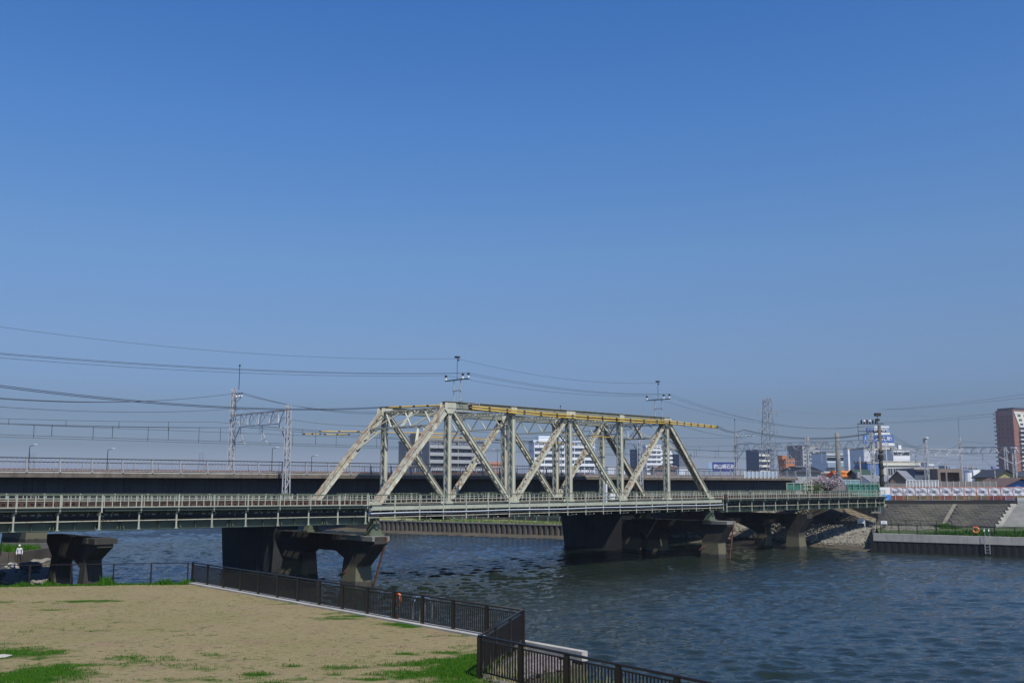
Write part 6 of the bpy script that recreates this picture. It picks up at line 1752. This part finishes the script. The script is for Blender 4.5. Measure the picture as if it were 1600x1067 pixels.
# ------------------------------------------------------------------ NEAR FENCES
FL1 = (A_ - E_).length
picket_fence('long dark brown picket fence along the lawn edge by the water', E_, f1, FL1, 1.1, 2.0, M['brown_fence'], True, group='dark brown fences around the lawn', pr=.014, post=.10)
d2 = (C_ - A_).normalized(); picket_fence('short dark brown fence section turning back from the water corner', A_, d2, (C_-A_).length, 1.1, 1.95, M['brown_fence'], True, group='dark brown fences around the lawn', pr=.014, post=.10)
picket_fence('dark brown picket fence running out of the bottom of the picture', C_, f3, (D_-C_).length, 1.1, 1.95, M['brown_fence'], True, group='dark brown fences around the lawn', pr=.014, post=.10)
# end return of the long fence
e2 = at_z(296, 911, 0); 
# thin post and rail fence along the left lawn edge
g = thing('rail_fence', 'thin black post and single-rail fence on the left lawn edge', 'fence', (E_.x-.3, E_.y+.15, 0), math.atan2(EDGE_L.y-E_.y, EDGE_L.x-E_.x)); ln = (EDGE_L-E_).length
k = 0
for px in (298, 243, 185, 120, 56, -10, -80):
    x = len_to(Vector((E_.x-.3, E_.y+.15, 0)), (EDGE_L-E_).normalized(), px) if px != 298 else 0
    mb = MB(); mb.box(x-.035, x+.035, -.035, .035, -.1, 1.1); mb.build('post', M['brown_fence'], g)
mb = MB(); mb.box(0, ln, -.02, .02, 1.05, 1.09); mb.build('rail', M['brown_fence'], g)
# life ring on the long fence, rope bag, ladder handles
pp = E_ + f1*len_to(E_, f1, 619) + out1*.16
lr = life_ring('orange life ring hung on the water side of the long brown fence', (pp.x, pp.y, .80), .235, math.atan2(f1.y, f1.x)-R(10))
mb = MB(); pb = pp - out1*.02; mb.blob((pb.x-.02, pb.y, .10), .10, .10, .12, 0, .15); mb.tube([(pb.x,pb.y,.2),(pb.x,pb.y,.5)], .02, 6)
tag(mb.build('rope_bag', M['orange']), 'small orange rope bag below the life ring on the brown fence', 'rope bag')
lq = E_ + f1*len_to(E_, f1, 640) + out1*.75
quay_ladder('shining ladder handles behind the long brown fence', lq, math.atan2(f1.y, f1.x)+math.pi, -.02, 5, M['chrome'], M['chrome'])
# kerb lattice strip: small concrete teeth under the fence where grass meets kerb
# weeds along the left lawn edge and grass tufts on the lawn
rr = random.Random(21)
wd = MB(); dirL = (EDGE_L - E_)
for i in range(9000):
    k = rr.random(); p = E_ + dirL*k; hgt = (.5+.5*math.sin(k*31))*(.5+.5*math.sin(k*77+1)); off = rr.gauss(0,.22)
    blades(wd, p.x + rr.uniform(-.2,.2), p.y + .05 + off, -.04, rr.uniform(.03,.12)+.60*hgt*hgt*rr.random(), .035, rr, .5, 0 if rr.random() < .5 else 1)
wd.build('edge_weeds', [M['grass'], M['grass2']], kind='stuff')
gx = rng.uniform(-30, 3, 220000); gy = rng.uniform(20, 55, 220000)
gg = green_at(gx, gy); ok = in_poly(gx, gy, lawn_poly) & (gg > .14 + rng.random(len(gx))*.30)
gx, gy, gg = gx[ok], gy[ok], gg[ok]
n_ = len(gx); hh_ = rng.uniform(.015, .055, n_) * (.6 + np.clip(gg, 0, 1)); aa = rng.uniform(0, 6.28, n_); ww = .012
zz = -.03 + np.zeros(n_)
V = np.empty((n_*3, 3)); V[0::3] = np.stack([gx-np.cos(aa)*ww, gy-np.sin(aa)*ww, zz], 1); V[1::3] = np.stack([gx+np.cos(aa)*ww, gy+np.sin(aa)*ww, zz], 1)
V[2::3] = np.stack([gx+rng.normal(0,.02,n_), gy+rng.normal(0,.02,n_), zz+.03+hh_], 1)
me_ = bpy.data.meshes.new('lawn_tufts'); me_.from_pydata(V.tolist(), [], np.arange(n_*3).reshape(-1,3).tolist()); me_.materials.append(M['grass']); me_.materials.append(M['grass2'])
me_.polygons.foreach_set('material_index', (rng.random(n_) < .35).astype(int))
link('lawn_tufts', me_, kind='stuff')
# dry grass stubble over the open lawn
n_ = 60000; gx = rng.uniform(-34, 3, n_); gy = rng.uniform(20, 56, n_); ok = in_poly(gx, gy, lawn_poly) & (vnoise(gx*1.1, gy*2.0, 31, 5) > .56); gx, gy = gx[ok], gy[ok]; n_ = len(gx)
aa = rng.uniform(0, 6.28, n_); V = np.empty((n_*3,3)); ww = .012
V[0::3] = np.stack([gx-np.cos(aa)*ww, gy-np.sin(aa)*ww, np.full(n_,-.04)], 1); V[1::3] = np.stack([gx+np.cos(aa)*ww, gy+np.sin(aa)*ww, np.full(n_,-.04)], 1)
V[2::3] = np.stack([gx+rng.normal(0,.03,n_), gy+rng.normal(0,.03,n_), -.02+rng.uniform(.01,.05,n_)], 1)
me_ = bpy.data.meshes.new('dry_stubble'); me_.from_pydata(V.tolist(), [], np.arange(n_*3).reshape(-1,3).tolist()); me_.materials.append(M['drygrass']); link('dry_stubble', me_, kind='stuff')
# reeds and stones outside the fence
rd = MB()
for i in range(2600):
    k = rr.random(); o = rr.uniform(.25, 2.6); p = C_ + (D_-C_)*(.16+.84*k) + out3*o
    z = np.interp(o, [.12,1.2,2.6,4.2], [-.12,-.45,-1.15,-2.1]); h = rr.uniform(.35,.95) + (.35*o/2.6); a = rr.uniform(0,6.28); w_ = .012
    lx, ly = rr.gauss(.08,.16)*h, rr.gauss(0,.16)*h; dx, dy = math.cos(a)*w_, math.sin(a)*w_
    m1 = (p.x+lx*.35, p.y+ly*.35, z+h*.6)
    rd.add([(p.x-dx,p.y-dy,z),(p.x+dx,p.y+dy,z),(m1[0]+dx*.8,m1[1]+dy*.8,m1[2]),(m1[0]-dx*.8,m1[1]-dy*.8,m1[2]),(p.x+lx,p.y+ly,z+h)], [(0,1,2,3),(3,2,4)], 0 if rr.random()<.8 else 1)
for i in range(200):
    p = C_ + out3*rr.uniform(.2,1.2) + f3*rr.uniform(-.3,.8); blades(rd, p.x, p.y, -.25, rr.uniform(.3,.9), .012, rr, .25, rr.randint(0,1))
rd.build('reeds', [M['reed'], M['reed_dry']], kind='stuff')
rocks = MB(); 
for i in range(330):
    u, v = rr.random(), rr.random(); p = (C_ + out3*.5).lerp(A_ + out3*.3 + f3*.4, v).lerp(KF.lerp(KA, v*.3) if False else (KF - out1*.6).lerp(KA - out1*.4 + f1*.5, v), u)
    s = rr.uniform(.08,.2); rocks.blob((p.x, p.y, -.30 + rr.uniform(-.03,.05)), s*1.2, s, s*.7, 0, .25, rr)
for i in range(260):
    k = rr.random()*.25; o = rr.uniform(.2, 2.4); p = C_ + (D_-C_)*k + out3*o; z = np.interp(o, [.12,1.2,2.6,4.2], [-.12,-.45,-1.15,-2.1]); s = rr.uniform(.08,.22)
    rocks.blob((p.x, p.y, z), s*1.2, s, s*.7, 0, .25, rr)
rocks.build('revetment_stones', M['pit_stone'], kind='stuff')
# small white stone at the left lawn edge
mb = MB(); p = at_z(3, 1025, 0); mb.blob((p.x, p.y, .0), .35, .25, .08, 0, .15); tag(mb.build('flat_stone', M['conc_light']), 'flat pale stone lying on the lawn at the left edge', 'stone')

# ------------------------------------------------------------------ spring haze
hz = MB(); hz.box(-4250, 4250, -150, 4350, -4.7, 66)
hm = bpy.data.materials.new('haze_air'); hm.use_nodes = True; hn = hm.node_tree.nodes; hn.clear()
pv = hn.new('ShaderNodeVolumePrincipled'); pv.inputs['Color'].default_value = (.80,.87,1,1); pv.inputs['Density'].default_value = .00020; pv.inputs['Anisotropy'].default_value = .3
ho = hn.new('ShaderNodeOutputMaterial'); hm.node_tree.links.new(pv.outputs[0], ho.inputs['Volume'])
hz.build('haze', hm, kind='stuff')
